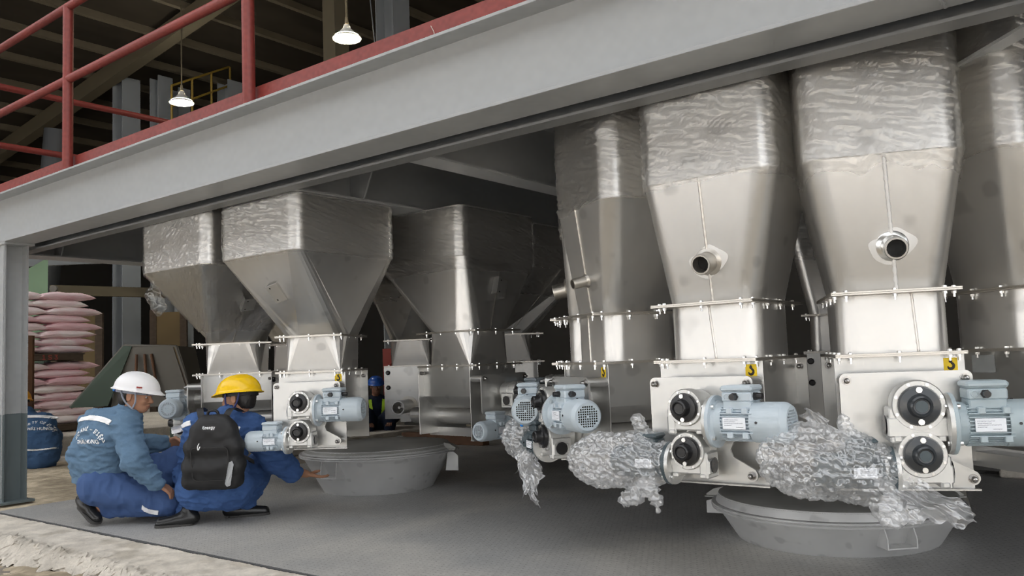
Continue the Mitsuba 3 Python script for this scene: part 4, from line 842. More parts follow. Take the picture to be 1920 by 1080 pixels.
def helmet(key, c, B, m, s=1.0, suspension=True, strap='strap_grey'):
    """Hard hat: dome with a ridge, brim drawn out to a peak in front."""
    a, b, hh = .120*s, .146*s, .122*s; o = c+s*.030*B[2]-s*.004*B[1]
    th = np.linspace(0, 2*PI, 73); rings = []
    def R(el, extra=0):
        q = []
        for t in th:
            fwd_ = max(0, math.sin(t)); rid = 1+.020*math.exp(-(math.cos(t)/.16)**2)*math.sin(el)**.3 if el > .12 else 1
            x, y = (a*math.cos(el)**.82*rid+extra)*math.cos(t), (b*math.cos(el)**.82*rid+extra+(.034*s*fwd_**2.2 if extra > .004 else .012*s*fwd_**3*math.cos(el)**3))*math.sin(t)
            q.append(o+x*B[0]+y*B[1]+(hh*math.sin(el)**.95*rid-(.010*s*fwd_**2 if extra > .004 else 0))*B[2])
        return np.array(q)
    rings = [R(0.0, .015*s)-B[2]*.003, R(0.0, .016*s)] + [R(.03, .006*s)+B[2]*.0] + [R(e) for e in np.linspace(.10, PI/2-.001, 20)]
    inner = [r-(r-o)*.03 for r in rings[::-1][:-1]]
    k = part(key, 'helmet', loft(rings+inner+[rings[0]], close=False), m, 45)
    if suspension:
        band = [o+(.098*s*math.cos(t))*B[0]+(.118*s*math.sin(t)-.008)*B[1] for t in np.linspace(0, 2*PI, 41)]
        bm = loft([np.array(band)+B[2]*.006, np.array(band)-B[2]*.022, np.array(band)*1.0-B[2]*.022-(np.array(band)-o)*.03, np.array(band)+B[2]*.006-(np.array(band)-o)*.03], close=False)
        part(k, 'head_band', bm, 'strap_grey' if m == 'helmet_white' else 'black_nylon', True)
    return k, o
def strap_loop(k, c, B, o, m, s=1.0):
    for x in (-1, 1):
        for y0 in (.045, -.055):
            pts = curve([o+s*(x*.098*B[0]+y0*B[1]-.005*B[2]), c+s*(x*.084*B[0]+(y0*.75+.012)*B[1]-.04*B[2]), c+s*(x*.066*B[0]+.022*B[1]-.088*B[2])], 14)
            part(k, 'chin_strap', tube(pts, .0065, 6), m, True)
    part(k, 'chin_strap', tube(curve([c+s*(x*.066*B[0]+.022*B[1]-.088*B[2]) if abs(x) == 1 else c+s*(x*.05*B[0]+.045*B[1]-.112*B[2]) for x in (-1, -.4, .4, 1)], 16), .006, 6), m, True)
def hand_field(F, w, d, palm_n, s=1.0, curl=.5, side=1):
    """Hand from the wrist w along d, palm facing palm_n; side +1: thumb on the side of d x palm_n."""
    d = np.asarray(d, float)/np.linalg.norm(d); n_ = np.asarray(palm_n, float); n_ = n_-d*(n_@d); n_ /= np.linalg.norm(n_); x = np.cross(d, n_)*side
    for t in (-.022, -.008, .008, .022): F.cap(w+d*.012*s+x*t*.7*s, w+d*.082*s+x*t*s*1.25, .0125*s, .0105*s, .008)
    for i, (t, L) in enumerate(((.030, .070), (.0105, .078), (-.0095, .073), (-.0285, .058))):
        p = w+d*.084*s+x*t*s; a = 0
        for j, (seg, r0, r1) in enumerate(((.44, .0098, .0092), (.31, .0092, .0085), (.25, .0085, .0072))):
            a += curl*(.55, .8, .6)[j]+.03*i; q = p+s*L*seg*(d*math.cos(a)+n_*math.sin(a)+x*t*1.2); F.cap(p, q, r0*s, r1*s, .003); p = q
    p0 = w+d*.022*s+x*.026*s; p1 = p0+s*(.038*d*.75+x*.022+n_*.012); p2 = p1+s*(.030*d+x*.004+n_*.014*(1+curl)); p3 = p2+s*(.022*d-x*.004+n_*.010*(1+curl))
    F.chain([w+d*.01*s+x*.012*s, p0, p1, p2, p3], [.014*s, .0145*s, .012*s, .0105*s, .0085*s], .006)
V3 = lambda *a: np.array(a, float)
def sole_shoe(key, heel, toe, upn, w=.046, m='shoe_black'):
    heel, toe = np.asarray(heel, float), np.asarray(toe, float); d = toe-heel; L = np.linalg.norm(d); d /= L; u = np.asarray(upn, float); u = u-d*(u@d); u /= np.linalg.norm(u); x = np.cross(d, u)
    F = Field(np.minimum(heel, toe)-.16, np.maximum(heel, toe)+.16, .006); B = np.stack([x, d, u])
    F.cap(heel+u*.045, heel+d*.07+u*.040, .040, .042, .02); F.cap(heel+d*.06+u*.038, toe-d*.035+u*.024, .044, .033, .03); F.cap(heel+d*.02+u*.05, heel+d*.035+u*.10, .038, .036, .03)
    F.ell(heel+d*.03+u*.125, B, (.028, .034, .03), 0, True); F.plane(heel+u*.012, -u)
    k = part(key, 'shoe', F.mesh(2), m, True)
    pl = shapely.union_all([sg.Point(0, .038).buffer(.038), sg.Point(0, L-.048).buffer(.046)]).convex_hull.buffer(-.01).buffer(.012)
    part(k, 'sole', prism(pl, .016, heel, x, d), 'sole_dark')
    return k
def arc_text(s, R, h, a0, depth=.0015, flip=1):
    out = []
    ws = [max(np.ptp(arr(meshkit.text_mesh(c, h, depth, True))[0][:, 0]), h*.3)+h*.16 if c.strip() else h*.45 for c in s]; tot = sum(ws); a = a0+tot/R/2
    for c, w in zip(s, ws):
        a -= w/R/2
        if c.strip():
            m = arr(meshkit.text_mesh(c, h, depth, True)); m = mv(m, -w/2+h*.08, 0, 0); t = a-PI/2
            Rm = np.array([[math.cos(t), -math.sin(t), 0, R*math.cos(a)], [math.sin(t), math.cos(t), 0, R*math.sin(a)], [0, 0, 1, 0], [0, 0, 0, 1]]); out.append(xf(m, Rm))
        a -= w/R/2
    return cat(out)
def line_text(s, h, depth=.0015):
    v, f = arr(meshkit.text_mesh(s, h, depth, True)); return v-np.array([np.ptp(v[:, 0])/2, 0, 0]), f

def worker_kneeling():
    key = thing('person', 'worker in a faded blue jacket and white hard hat, kneeling on one knee', 'person')
    pel, wai, che, nb = V3(-5.62, 2.79, .285), V3(-5.645, 2.76, .40), V3(-5.56, 2.755, .60), V3(-5.425, 2.82, .725)
    hc = V3(-5.365, 2.850, .845); B = basis((.80, .56, -.16), (-.05, 0, 1))
    rsh, rel, rwr = V3(-5.375, 2.785, .655), V3(-5.165, 2.735, .440), V3(-5.115, 2.85, .285)
    lsh, lel, lwr = V3(-5.715, 2.735, .66), V3(-5.71, 2.96, .47), V3(-5.505, 3.125, .495)
    rhi, rkn, ran = V3(-5.56, 2.70, .255), V3(-5.225, 2.985, .135), V3(-5.60, 2.735, .105)
    lhi, lkn, lan = V3(-5.69, 2.88, .25), V3(-5.36, 3.13, .38), V3(-5.50, 3.06, .09)
    # body
    F = Field(V3(-5.98, 2.42, -.02), V3(-4.95, 3.42, 1.02), .0065)
    F.chain([pel, wai, che, nb], [.11, .10, .11, .06], .05); F.cap(lsh, rsh, .06, .06, .05)
    F.cap(nb-V3(0, 0, .04), hc-B[2]*.05-B[1]*.015, .056, .052, .03)
    head_field(F, hc, B)
    F.chain([rsh, rel, rwr], [.048, .038, .026], .02); F.chain([lsh, lel, lwr], [.048, .038, .027], .02)
    F.chain([rhi, rkn, ran], [.075, .05, .04], .03); F.chain([lhi, lkn, lan], [.075, .05, .04], .03)
    hand_field(F, rwr, V3(.02, .075, -.055), V3(-.2, .5, -.9), 1.0, .35, 1)
    hand_field(F, lwr+V3(.012, .02, 0), V3(.045, .055, -.01), V3(.6, -.3, -.3), 1.0, 1.25, -1)
    put(key, F.mesh(1), 'skin', True)
    eyes(key, hc, B); hair(key, hc, B)
    part(key, 'lips', tube([hc+x*B[0]+(.104-.010*abs(x)/.02)*B[1]-.066*B[2] for x in (-.022, -.01, 0, .01, .022)], [.002, .004, .0045, .004, .002], 6), 'lip', True)
    # trousers
    F = Field(V3(-5.98, 2.45, -.02), V3(-4.98, 3.36, .62), .0095)
    F.chain([pel, wai], [.15, .135], .05); F.cap(rhi, rkn, .125, .088, .05); F.cap(rkn, ran+V3(.06, .03, .0), .085, .062, .03)
    F.cap(lhi, lkn, .12, .085, .05); F.cap(lkn, lan, .082, .066, .03); F.plane((0, 0, .012), (0, 0, -1))
    tr = crumple(crumple(F.mesh(2), .009, (7, 7, 11), 5, 2), .007, (18, 18, 8), 8, 2, True)
    kt = part(key, 'trousers', tr, 'trouser_blue', True)
    o = V3(-5.17, 2.79, .10); part(kt, 'reflective_strip', drape(xf(strip(-.055, .055, -.016, .016, bend=.01), rotm((0, 0, 1), -22)), o, rgt0, (0, 0, 1), tr, .003), 'reflective')
    # jacket
    F = Field(V3(-5.98, 2.40, .10), V3(-4.98, 3.36, .95), .009)
    side_ = V3(.956, .292, 0)
    for s_ in (-1, 1):
        F.chain([wai+V3(0, 0, -.045)+side_*s_*.045, wai+V3(0, 0, .05)+side_*s_*.060, che+side_*s_*.065-V3(0, 0, .02)], [.142, .146, .128], .07)
    F.cap(che, nb-V3(.0, .0, .035), .13, .085, .06); F.cap(lsh, rsh, .082, .082, .06)
    F.chain([rsh, rel, rwr+(rel-rwr)*.06], [.088, .076, .056], .035); F.chain([lsh, lel, lwr+(lel-lwr)*.06], [.088, .076, .056], .03)
    F.cap(nb-V3(.02, .01, .05), nb+V3(.012, .006, .022), .082, .068, .03)
    F.cap(nb+V3(.02, .012, .02), nb+V3(.045, .02, .09), .052, .052, 0, True)
    jk = F.mesh(2); jk = crumple(jk, .010, (6, 6, 9), 15, 2); jk = crumple(jk, .010, (9, 9, 22), 18, 2, True); jk = crumple(jk, .004, (26, 26, 40), 19, 2, True)
    kj = part(key, 'jacket', jk, 'jacket_blue', True)
    bo = V3(-5.535, 2.63, .605); nb_ = V3(.29, -.92, .25); nb_ /= np.linalg.norm(nb_); bx = np.cross((0, 0, 1), nb_); bx /= np.linalg.norm(bx); by = np.cross(nb_, bx)
    part(kj, 'reflective_strip', drape(xf(strip(-.165, .165, -.017, .017, bend=-.02), rotm((0, 0, 1), -6) @ trans(.0, .085, 0)), bo, bx, by, jk, .003), 'reflective')
    part(kj, 'back_print', kind='stuff', mesh= drape(mv(arc_text('CƠ KHÍ - ĐIỆN', .130, .026, PI/2-.05), -.005, -.115, 0), bo, bx, by, jk, .0015), m='reflective')
    part(kj, 'back_print', kind='stuff', mesh= drape(mv(line_text('THÁI HƯNG', .024), -.005, -.065, 0), bo, bx, by, jk, .0015), m='reflective')
    part(kj, 'hem_band', loft([np.array([wai+side_*.0+V3(0, 0, dz)+(.205*math.cos(t)*side_+.155*math.sin(t)*np.array([-side_[1], side_[0], 0])) for t in np.linspace(0, 2*PI, 48)]) for dz in (-.12, -.075)], close=False), 'jacket_blue', True)
    k, o = helmet(key, hc, B, 'helmet_white'); strap_loop(k, hc, B, o, 'strap_grey')
    part(k, 'strap_buckle', box(-.012, .012, -.012, .012, -.010, .010, .004), 'strap_navy', tw=trans(*(o-.128*B[1]-.018*B[2])))
    part(k, 'buckle_knob', box(-.008, .008, -.01, .01, -.009, .009, .004), 'blue_plastic', tw=trans(*(o-.150*B[1]-.016*B[2]-B[0]*.004)))
    q = o+.128*B[0]*.80+B[1]*.075+B[2]*.028; part(k, 'front_logo', box(-.017, .017, -.003, .003, -.005, .005), 'red_dull', tw=np.vstack([np.c_[np.stack([B[1]*.83-B[0]*.55, B[0]*.83+B[1]*.55, B[2]], 1), q+B[0]*.012], [0, 0, 0, 1]]))
    sole_shoe(key, V3(-5.735, 2.66, .125), V3(-5.545, 2.69, .012), (.45, .1, .9), .046); sole_shoe(key, V3(-5.60, 2.98, .0), V3(-5.37, 3.12, .0), (0, 0, 1))
    part(key, 'shoe_patch', box(-5.60, -5.545, 2.80, 2.83, .085, .115, .004), 'green_bit')
    return key
worker_kneeling()

def worker_squatting():
    key = thing('person', 'squatting worker in blue overalls and yellow hard hat, reaching out an open hand', 'person')
    vx, vy = rgt0, np.array([-math.sin(-YAW)*1, math.cos(YAW), 0.0]); vy = np.array([math.sin(YAW), math.cos(YAW), 0])
    pel, wai, che, nb = V3(-4.90, 3.13, .235), V3(-4.865, 3.115, .38), V3(-4.855, 3.13, .56), V3(-4.805, 3.19, .685)
    hc = V3(-4.775, 3.235, .800); f_ = -vx*.95+vy*.20+V3(0, 0, -.06); B = basis(f_, V3(0, 0, 1)+vx*.36)
    lsh, lel, lwr = V3(-4.995, 3.075, .615), V3(-5.135, 3.115, .425), V3(-5.28, 3.27, .33)
    rsh, rel, rcu, rwr = V3(-4.715, 3.28, .605), V3(-4.71, 3.47, .372), V3(-4.697, 3.585, .285), V3(-4.683, 3.70, .248)
    lhi, lkn, lan = V3(-4.99, 3.09, .215), V3(-5.33, 3.19, .34), V3(-5.11, 3.06, .075)
    rhi, rkn, ran = V3(-4.84, 3.21, .205), V3(-5.00, 3.58, .33), V3(-4.93, 3.38, .075)
    F = Field(V3(-5.60, 2.75, -.02), V3(-4.45, 3.95, .98), .0065)
    F.chain([pel, wai, che, nb], [.11, .10, .11, .06], .05); F.cap(lsh, rsh, .06, .06, .05); F.cap(nb-V3(0, 0, .04), hc-B[2]*.05-B[1]*.02, .056, .054, .03)
    head_field(F, hc, B); F.chain([lsh, lel, lwr], [.05, .04, .027], .02); F.chain([rsh, rel, rcu, rwr], [.05, .043, .038, .026], .02)
    F.chain([lhi, lkn, lan], [.07, .05, .036], .03); F.chain([rhi, rkn, ran], [.07, .05, .036], .03)
    hand_field(F, rwr, V3(.030, .090, -.030), V3(-.1, -.15, 1.0), 1.02, .18, -1); hand_field(F, lwr, V3(-.06, .06, -.03), V3(0, 0, -1), 1.0, .6, 1)
    put(key, F.mesh(1), 'skin', True); eyes(key, hc, B); hair(key, hc, B)
    F = Field(V3(-5.62, 2.72, -.02), V3(-4.45, 3.80, .88), .0095)
    for s_ in (-1, 1):
        F.chain([pel+vx*s_*.085+V3(0, 0, -.005), wai+vx*s_*.055, che+vx*s_*.075-V3(0, 0, .03)], [.150, .120, .115], .07)
    F.cap(che, nb-V3(0, 0, .03), .12, .085, .06); F.cap(lsh, rsh, .085, .082, .06)
    F.chain([lsh, lel, lwr+(lel-lwr)*.1], [.092, .080, .060], .035); F.chain([rsh, rel, rcu], [.092, .080, .068], .035)
    F.cap(lhi, lkn, .115, .085, .05); F.cap(lkn, lan, .082, .062, .03); F.cap(rhi, rkn, .115, .085, .05); F.cap(rkn, ran, .082, .062, .03)
    F.cap(nb-V3(.01, .0, .05), nb+V3(.01, .01, .02), .082, .070, .03); F.cap(nb+V3(.015, .02, .03), nb+V3(.03, .03, .10), .055, .055, 0, True)
    F.cap(rwr, rwr+(rwr-rcu)*.8, .05, .05, 0, True)
    ov = F.mesh(2); ov = crumple(ov, .009, (7, 7, 10), 25, 2); ov = crumple(ov, .010, (11, 11, 22), 28, 2, True); ov = crumple(ov, .004, (26, 26, 40), 29, 2, True)
    ko = part(key, 'overalls', ov, 'overall_blue', True)
    part(ko, 'rolled_cuff', xf(tube([rcu+(rcu-rel)*t for t in (-.28, -.12, .02, .04)], [.074, .078, .074, .062], 20), np.eye(4)), 'overall_blue', 50)
    nB = -vy+V3(0, 0, .25); nB /= np.linalg.norm(nB); bx = np.cross((0, 0, 1), nB); bx /= np.linalg.norm(bx); by = np.cross(nB, bx); o = V3(-4.86, 3.0, .60)
    part(ko, 'reflective_strip', drape(xf(strip(-.235, -.06, -.016, .016), rotm((0, 0, 1), 10) @ trans(.0, .075, 0)), o, bx, by, ov, .003), 'reflective')
    part(ko, 'reflective_strip', drape(xf(strip(.10, .24, -.016, .016), rotm((0, 0, 1), -22) @ trans(-.01, .10, 0)), o, bx, by, ov, .003), 'reflective')
    part(ko, 'knee_strip', drape(strip(.225, .26, -.30, -.26), o, bx, by, ov, .003), 'reflective')
    k, oo = helmet(key, hc, B, 'helmet_yellow'); strap_loop(k, hc, B, oo, 'strap_navy')
    sole_shoe(key, V3(-4.985, 3.03, .0), V3(-5.13, 2.845, .0), (0, 0, 1)); sole_shoe(key, V3(-4.99, 3.29, .0), V3(-4.825, 3.50, .0), (0, 0, 1))
    part(key, 'sock', cyl(V3(-5.04, 3.035, .06), lan+V3(.01, .01, .05), .034, .036, 16), 'sock', True); part(key, 'sock', cyl(V3(-4.965, 3.32, .06), ran+V3(-.01, .0, .05), .034, .036, 16), 'sock', True)
    # backpack, carried: a thing of its own
    bp = thing('backpack', 'black backpack with a grey side stripe on the squatting worker', 'backpack')
    c = V3(-4.865, 3.03, .485)-vy*.15+vx*.115; tilt = basis(vy*1+V3(0, 0, .16)); X, Y, Z = vx, tilt[1], tilt[2]
    P = lambda x, y, z: c+x*X+y*Y+z*Z
    F = Field(c-.36, c+.36, .009)
    for x0, x1, z0, z1, r in ((-.150, .125, -.185, -.185, .058), (-.135, .135, -.09, -.09, .068), (-.110, .130, .03, .03, .068), (-.075, .110, .125, .125, .058), (-.035, .085, .185, .185, .042)):
        F.cap(P(x0, 0, z0), P(x1, 0, z1), r, r, .05)
    F.plane(P(0, .07, 0), Y)
    bm = crumple(F.mesh(2), .010, (14, 14, 14), 6, 2); put(bp, bm, 'black_nylon', True)
    dx, dn = X, -Y; dy = np.cross(dn, dx)
    dr_ = lambda m, lift=.003: drape(m, c-Y*.2, dx, dy, bm, lift, .4)
    pk = shapely.union_all([sg.box(-.115, -.17, .12, .045)]).buffer(-.03).buffer(.03)
    fr = pk.difference(pk.buffer(-.006))
    part(bp, 'front_pocket_zip', dr_(prism(shapely.segmentize(fr, .012), .003, (0, 0, 0), (1, 0, 0), (0, 1, 0)), .002), 'rubber')
    part(bp, 'zip_pull', dr_(cat([tube(curve([(-.055, .07, .004), (-.064, .05, .006), (-.060, .03, .006), (-.050, .05, .004)], 14), .003, 6)]), .004), 'reflective')
    part(bp, 'side_stripe', dr_(prism(shapely.segmentize(sg.Polygon([(.098, -.205), (.116, -.198), (.146, -.07), (.138, -.052), (.124, -.058), (.090, -.190)]).buffer(.004), .012), .002, (0, 0, 0), (1, 0, 0), (0, 1, 0)), .008), 'grey_patch', label='grey reflective side stripe')
    part(bp, 'brand_print', kind='stuff', mesh= dr_(mv(line_text('Energy', .017), .005, .155, 0), .002), m='reflective')
    part(bp, 'carry_loop', tube(curve([P(-.03, .03, .20), P(-.02, .03, .245), P(.03, .03, .245), P(.04, .03, .20)], 16), .009, 8), 'black_nylon', True)
    part(bp, 'shoulder_strap', loft([np.array([p+q for q in (V3(0, 0, 0)+X*-.022, V3(0, 0, 0)+X*.022)]) for p in curve([P(-.06, .02, .18), P(-.10, .10, .255), P(-.11, .24, .20)], 14)], close=False), 'black_nylon', True)
    part(bp, 'shoulder_strap', loft([np.array([p+q for q in (X*-.022, X*.022)]) for p in curve([P(.07, .02, .18), P(.10, .10, .245), P(.12, .24, .19)], 14)], close=False), 'black_nylon', True)
    part(bp, 'side_strap', loft([np.array([p-Z*.012, p+Z*.012]) for p in curve([P(.13, -.02, -.02), P(.19, .02, -.05), P(.225, .08, -.10), P(.19, .16, -.12), P(.15, .2, -.12)], 20)], close=False), 'black_nylon', True)
    return key
worker_squatting()

def worker_far():
    key = thing('person', 'distant worker in dark blue jacket and orange hard hat, crouching by the column', 'person')
    f_ = V3(-.88, .35, -.1); B = basis(f_); sd = V3(.55, .84, 0)
    pel, wai, che, nb = V3(-9.78, 4.10, .11), V3(-9.78, 4.09, .24), V3(-9.80, 4.06, .43), V3(-9.86, 4.00, .575); hc = V3(-9.93, 3.95, .70)
    F = Field(V3(-10.6, 3.5, -.12), V3(-9.2, 4.6, .98), .009)
    F.chain([pel, wai, che, nb], [.12, .11, .12, .06], .05); F.cap(nb, hc-B[2]*.05, .055, .055, .02); head_field(F, hc, B)
    lk, rk = V3(-10.02, 3.86, .30), V3(-9.86, 4.28, .30); la, ra = V3(-9.98, 3.88, -.04), V3(-9.80, 4.20, -.04)
    le, re = V3(-10.0, 3.84, .36), V3(-9.86, 4.26, .34); lw, rw = V3(-10.18, 3.93, .26), V3(-10.06, 4.22, .26)
    F.chain([nb-V3(0, 0, .08)-sd*.16, le, lw], [.05, .04, .028], .02); F.chain([nb-V3(0, 0, .08)+sd*.16, re, rw], [.05, .04, .028], .02)
    F.chain([pel-sd*.08, lk, la], [.07, .05, .04], .02); F.chain([pel+sd*.08, rk, ra], [.07, .05, .04], .02)
    hand_field(F, lw, (-.1, .05, -.03), (0, 0, -1), 1.0, .5, 1); hand_field(F, rw, (-.1, .02, -.03), (0, 0, -1), 1.0, .5, -1)
    put(key, F.mesh(1), 'skin_dark', True); eyes(key, hc, B); hair(key, hc, B)
    F = Field(V3(-10.6, 3.5, -.12), V3(-9.2, 4.7, .80), .0115)
    for s_ in (-1, 1): F.chain([pel+V3(0, 0, .06)+sd*s_*.06, wai+sd*s_*.07, che+sd*s_*.075], [.145, .135, .125], .07)
    F.cap(che, nb-V3(0, 0, .03), .13, .085, .06); F.cap(nb-V3(0, 0, .10)-sd*.17, nb-V3(0, 0, .10)+sd*.17, .085, .085, .06)
    F.chain([nb-V3(0, 0, .08)-sd*.17, le, lw], [.09, .075, .055], .03); F.chain([nb-V3(0, 0, .08)+sd*.17, re, rw], [.09, .075, .055], .03)
    F.cap(nb-V3(0, 0, .05), nb+V3(0, 0, .02), .08, .068, .03)
    jk = crumple(crumple(F.mesh(2), .014, (7, 7, 10), 35, 3), .008, (15, 15, 22), 38, 2, True); kj = part(key, 'jacket', jk, 'far_blue', True)
    F = Field(V3(-10.6, 3.5, -.16), V3(-9.2, 4.7, .60), .0115)
    F.cap(pel, wai, .15, .13, .05); F.chain([pel-sd*.09, lk, la], [.115, .085, .065], .04); F.chain([pel+sd*.09, rk, ra], [.115, .085, .065], .04)
    part(key, 'trousers', crumple(F.mesh(2), .012, (9, 9, 12), 39, 3), 'far_blue', True)
    n_ = -fwd.copy(); n_[2] = .12; n_ /= np.linalg.norm(n_); bx = np.cross((0, 0, 1), n_); bx /= np.linalg.norm(bx); by = np.cross(n_, bx); o = V3(-9.72, 4.05, .46)
    part(kj, 'reflective_strip', drape(strip(-.21, .17, .055, .085, bend=-.022), o, bx, by, jk, .003), 'reflective')
    part(kj, 'waist_strip', drape(strip(-.17, .20, -.26, -.245, bend=.02), o, bx, by, jk, .003), 'reflective')
    part(kj, 'back_print', kind='stuff', mesh= drape(mv(arc_text('CÔNG TY CƠ ĐIỆN', .125, .024, PI/2), .03, -.11, 0), o, bx, by, jk, .0015), m='reflective')
    part(kj, 'back_print', kind='stuff', mesh= drape(mv(line_text('THÁI HƯNG', .028), .035, -.06, 0), o, bx, by, jk, .0015), m='reflective')
    helmet(key, hc, B, 'helmet_orange')
    sole_shoe(key, V3(-9.94, 3.88, -.10), V3(-10.2, 3.96, -.10), (0, 0, 1)); sole_shoe(key, V3(-9.76, 4.20, -.10), V3(-10.02, 4.28, -.10), (0, 0, 1))
worker_far()
def worker_behind():
    key = thing('person', 'worker in a blue hard hat and hi-vis vest, in the dark gap between feeders', 'person')
    f_ = V3(.80, -.60, -.05); B = basis(f_); sd = B[0]
    hc = V3(-8.954, 8.348, .645); nb = hc-V3(0, 0, .135)-f_*.02; che = nb-V3(0, 0, .19)-f_*.03; pel = V3(-8.99, 8.37, .0)
    F = Field(V3(-9.6, 7.6, -.14), V3(-8.3, 8.9, .95), .009)
    F.chain([pel, che, nb], [.12, .12, .06], .05); F.cap(nb-V3(0, 0, .02), hc-B[2]*.05, .055, .055, .02); head_field(F, hc, B)
    arms = []
    for s_ in (-1, 1):
        sh = nb-V3(0, 0, .08)+sd*.18*s_; el = sh+f_*.08+sd*.06*s_-V3(0, 0, .25); wr = el+f_*.24-sd*.08*s_-V3(0, 0, .02); kn = pel+f_*.36+sd*.16*s_+V3(0, 0, .28); an = pel+f_*.34+sd*.14*s_-V3(0, 0, .04)
        arms.append((sh, el, wr, kn, an)); F.chain([sh, el, wr], [.05, .04, .03], .02); F.chain([pel+sd*.09*s_, kn, an], [.08, .055, .04], .02); hand_field(F, wr, f_-sd*.3*s_, (0, 0, -1), 1.0, .5, s_)
    put(key, F.mesh(1), 'skin_dark', True); eyes(key, hc, B); hair(key, hc, B)
    F = Field(V3(-9.6, 7.6, -.14), V3(-8.3, 8.9, .80), .0115)
    for s_ in (-1, 1): F.chain([pel+sd*s_*.06, che+sd*s_*.07], [.15, .125], .07)
    F.cap(che, nb-V3(0, 0, .04), .12, .08, .06); F.cap(arms[0][0], arms[1][0], .08, .08, .05)
    for a in arms: F.chain(a[:3], [.085, .07, .052], .03); F.chain([pel, a[3], a[4]], [.12, .09, .07], .03)
    F.cap(nb+f_*.02-V3(0, 0, .01), nb+f_*.03+V3(0, 0, .07), .05, .05, 0, True)
    jk = crumple(F.mesh(2), .012, (8, 8, 10), 45, 3); kj = part(key, 'overalls', jk, 'navy', True)
    n_ = V3(.80, -.60, 0); bx = np.cross((0, 0, 1), n_); by = V3(0, 0, 1); o = che+V3(0, 0, .0)
    vst = lambda s_: strip(-.022, .022, -.24, .14, 5, 30)
    for s_ in (-1, 1): part(kj, 'hivis_band', drape(xf(vst(s_), trans(s_*.085, 0, 0) @ rotm((0, 0, 1), -s_*6)), o, bx, by, jk, .004), 'hivis')
    part(kj, 'hivis_belt', drape(strip(-.11, .14, -.22, -.17), o, bx, by, jk, .004), 'hivis')
    helmet(key, hc, B, 'helmet_blue')
    for a in arms: sole_shoe(key, a[4]+V3(0, 0, -.06)-f_*.04, a[4]+V3(0, 0, -.06)+f_*.20, (0, 0, 1))
worker_behind()

# ------------------------------------------------------------------ sacks on pallets
def sack(seed):
    L, W, H = .66, .44, .118
    U, V = np.meshgrid(np.linspace(-1, 1, 30), np.linspace(0, 2*PI, 25), indexing='ij')
    e = (1-np.abs(U)**3.2)**.62; c, s = np.cos(V), np.sin(V)
    x = W/2*np.sign(c)*np.abs(c)**.55*(.93+.07*e); z = H/2*np.sign(s)*np.abs(s)**.85*np.maximum(e, .03); y = L/2*U+(.03*np.abs(U)**8*np.sign(U))
    P = np.stack([x, y, z], -1); q = meshkit.fbm(P*[9, 7, 16]+seed*3.1, 3, seed)-.5
    P[..., 2] += q*.020*(.3+e)+.010*np.sin(U*2+seed)*(1-e)-.018*np.abs(U)**6; m, n = U.shape; a = (np.arange(m-1)[:, None]*n+np.arange(n-1)[None]).ravel()
    return P.reshape(-1, 3), np.vstack([np.stack([a, a+n, a+n+1], 1), np.stack([a, a+n+1, a+1], 1)])
SACKS = [[mikit.ply(sack(i), M('sack%d' % j), smooth=True) for j in range(3)] for i in range(4)]
ORD = ['topmost', 'second', 'third', 'fourth', 'fifth', 'sixth', 'seventh', 'lowest']
def pile(z0, nlay, where, rr):
    for i in range(nlay):
        z = z0+.05+i*.0985; off = (.0 if i % 2 else .10)+rr.uniform(-.05, .05)
        for j in range(3):
            y = 5.06-j*.655-off*(1 if j == 0 else .8)+rr.uniform(-.03, .03); name = num('filled_sack')
            lay = ORD[nlay-1-i] if nlay-1-i < 7 else 'lowest'; pos = ('pointed end sack', 'inner sack', 'sack by the column')[j]
            tag(name, 'pink-white filled sack, %s of the %s layer, %s pallet' % (pos, lay, where), 'sack', 'filled sacks on the %s pallet' % where)
            scene[name] = {**SACKS[rr.integers(4)][rr.integers(3)], 'to_world': T4(trans(-11.33+rr.uniform(-.02, .02), y, z).tolist()) @ T4().rotate([0, 0, 1], float(rr.uniform(-4, 4)+(180 if rr.random() < .5 else 0)))}
rr = np.random.default_rng(3)
def pallet(z, label):
    k = thing('wooden_pallet', label, 'pallet')
    for i in range(6): part(k, 'top_board', box(-11.58+i*.085, -11.51+i*.085, 3.4, 5.20, z+.085, z+.105, .002), 'wood')
    for x in (-11.56, -11.33, -11.12): part(k, 'stringer', box(x-.03, x+.03, 3.42, 5.18, z+.02, z+.085, .002), 'wood')
    for y in (3.46, 4.3, 5.12): part(k, 'bottom_board', box(-11.58, -11.08, y-.06, y+.06, z, z+.02, .002), 'wood')
    return k
pallet(.262, 'dark wooden pallet on the slab under the lower sacks'); pile(.37, 8, 'lower', rr)
pu = pallet(1.165, 'dark wooden pallet between the upper and lower sacks'); pile(1.272, 8, 'upper', rr)
part(pu, 'stencil_print', xf(line_text('1 S 3', .06), np.array([[0, 0, 1, -11.069], [1, 0, 0, 4.75], [0, 1, 0, 1.19], [0, 0, 0, 1.0]])), 'red_dull')

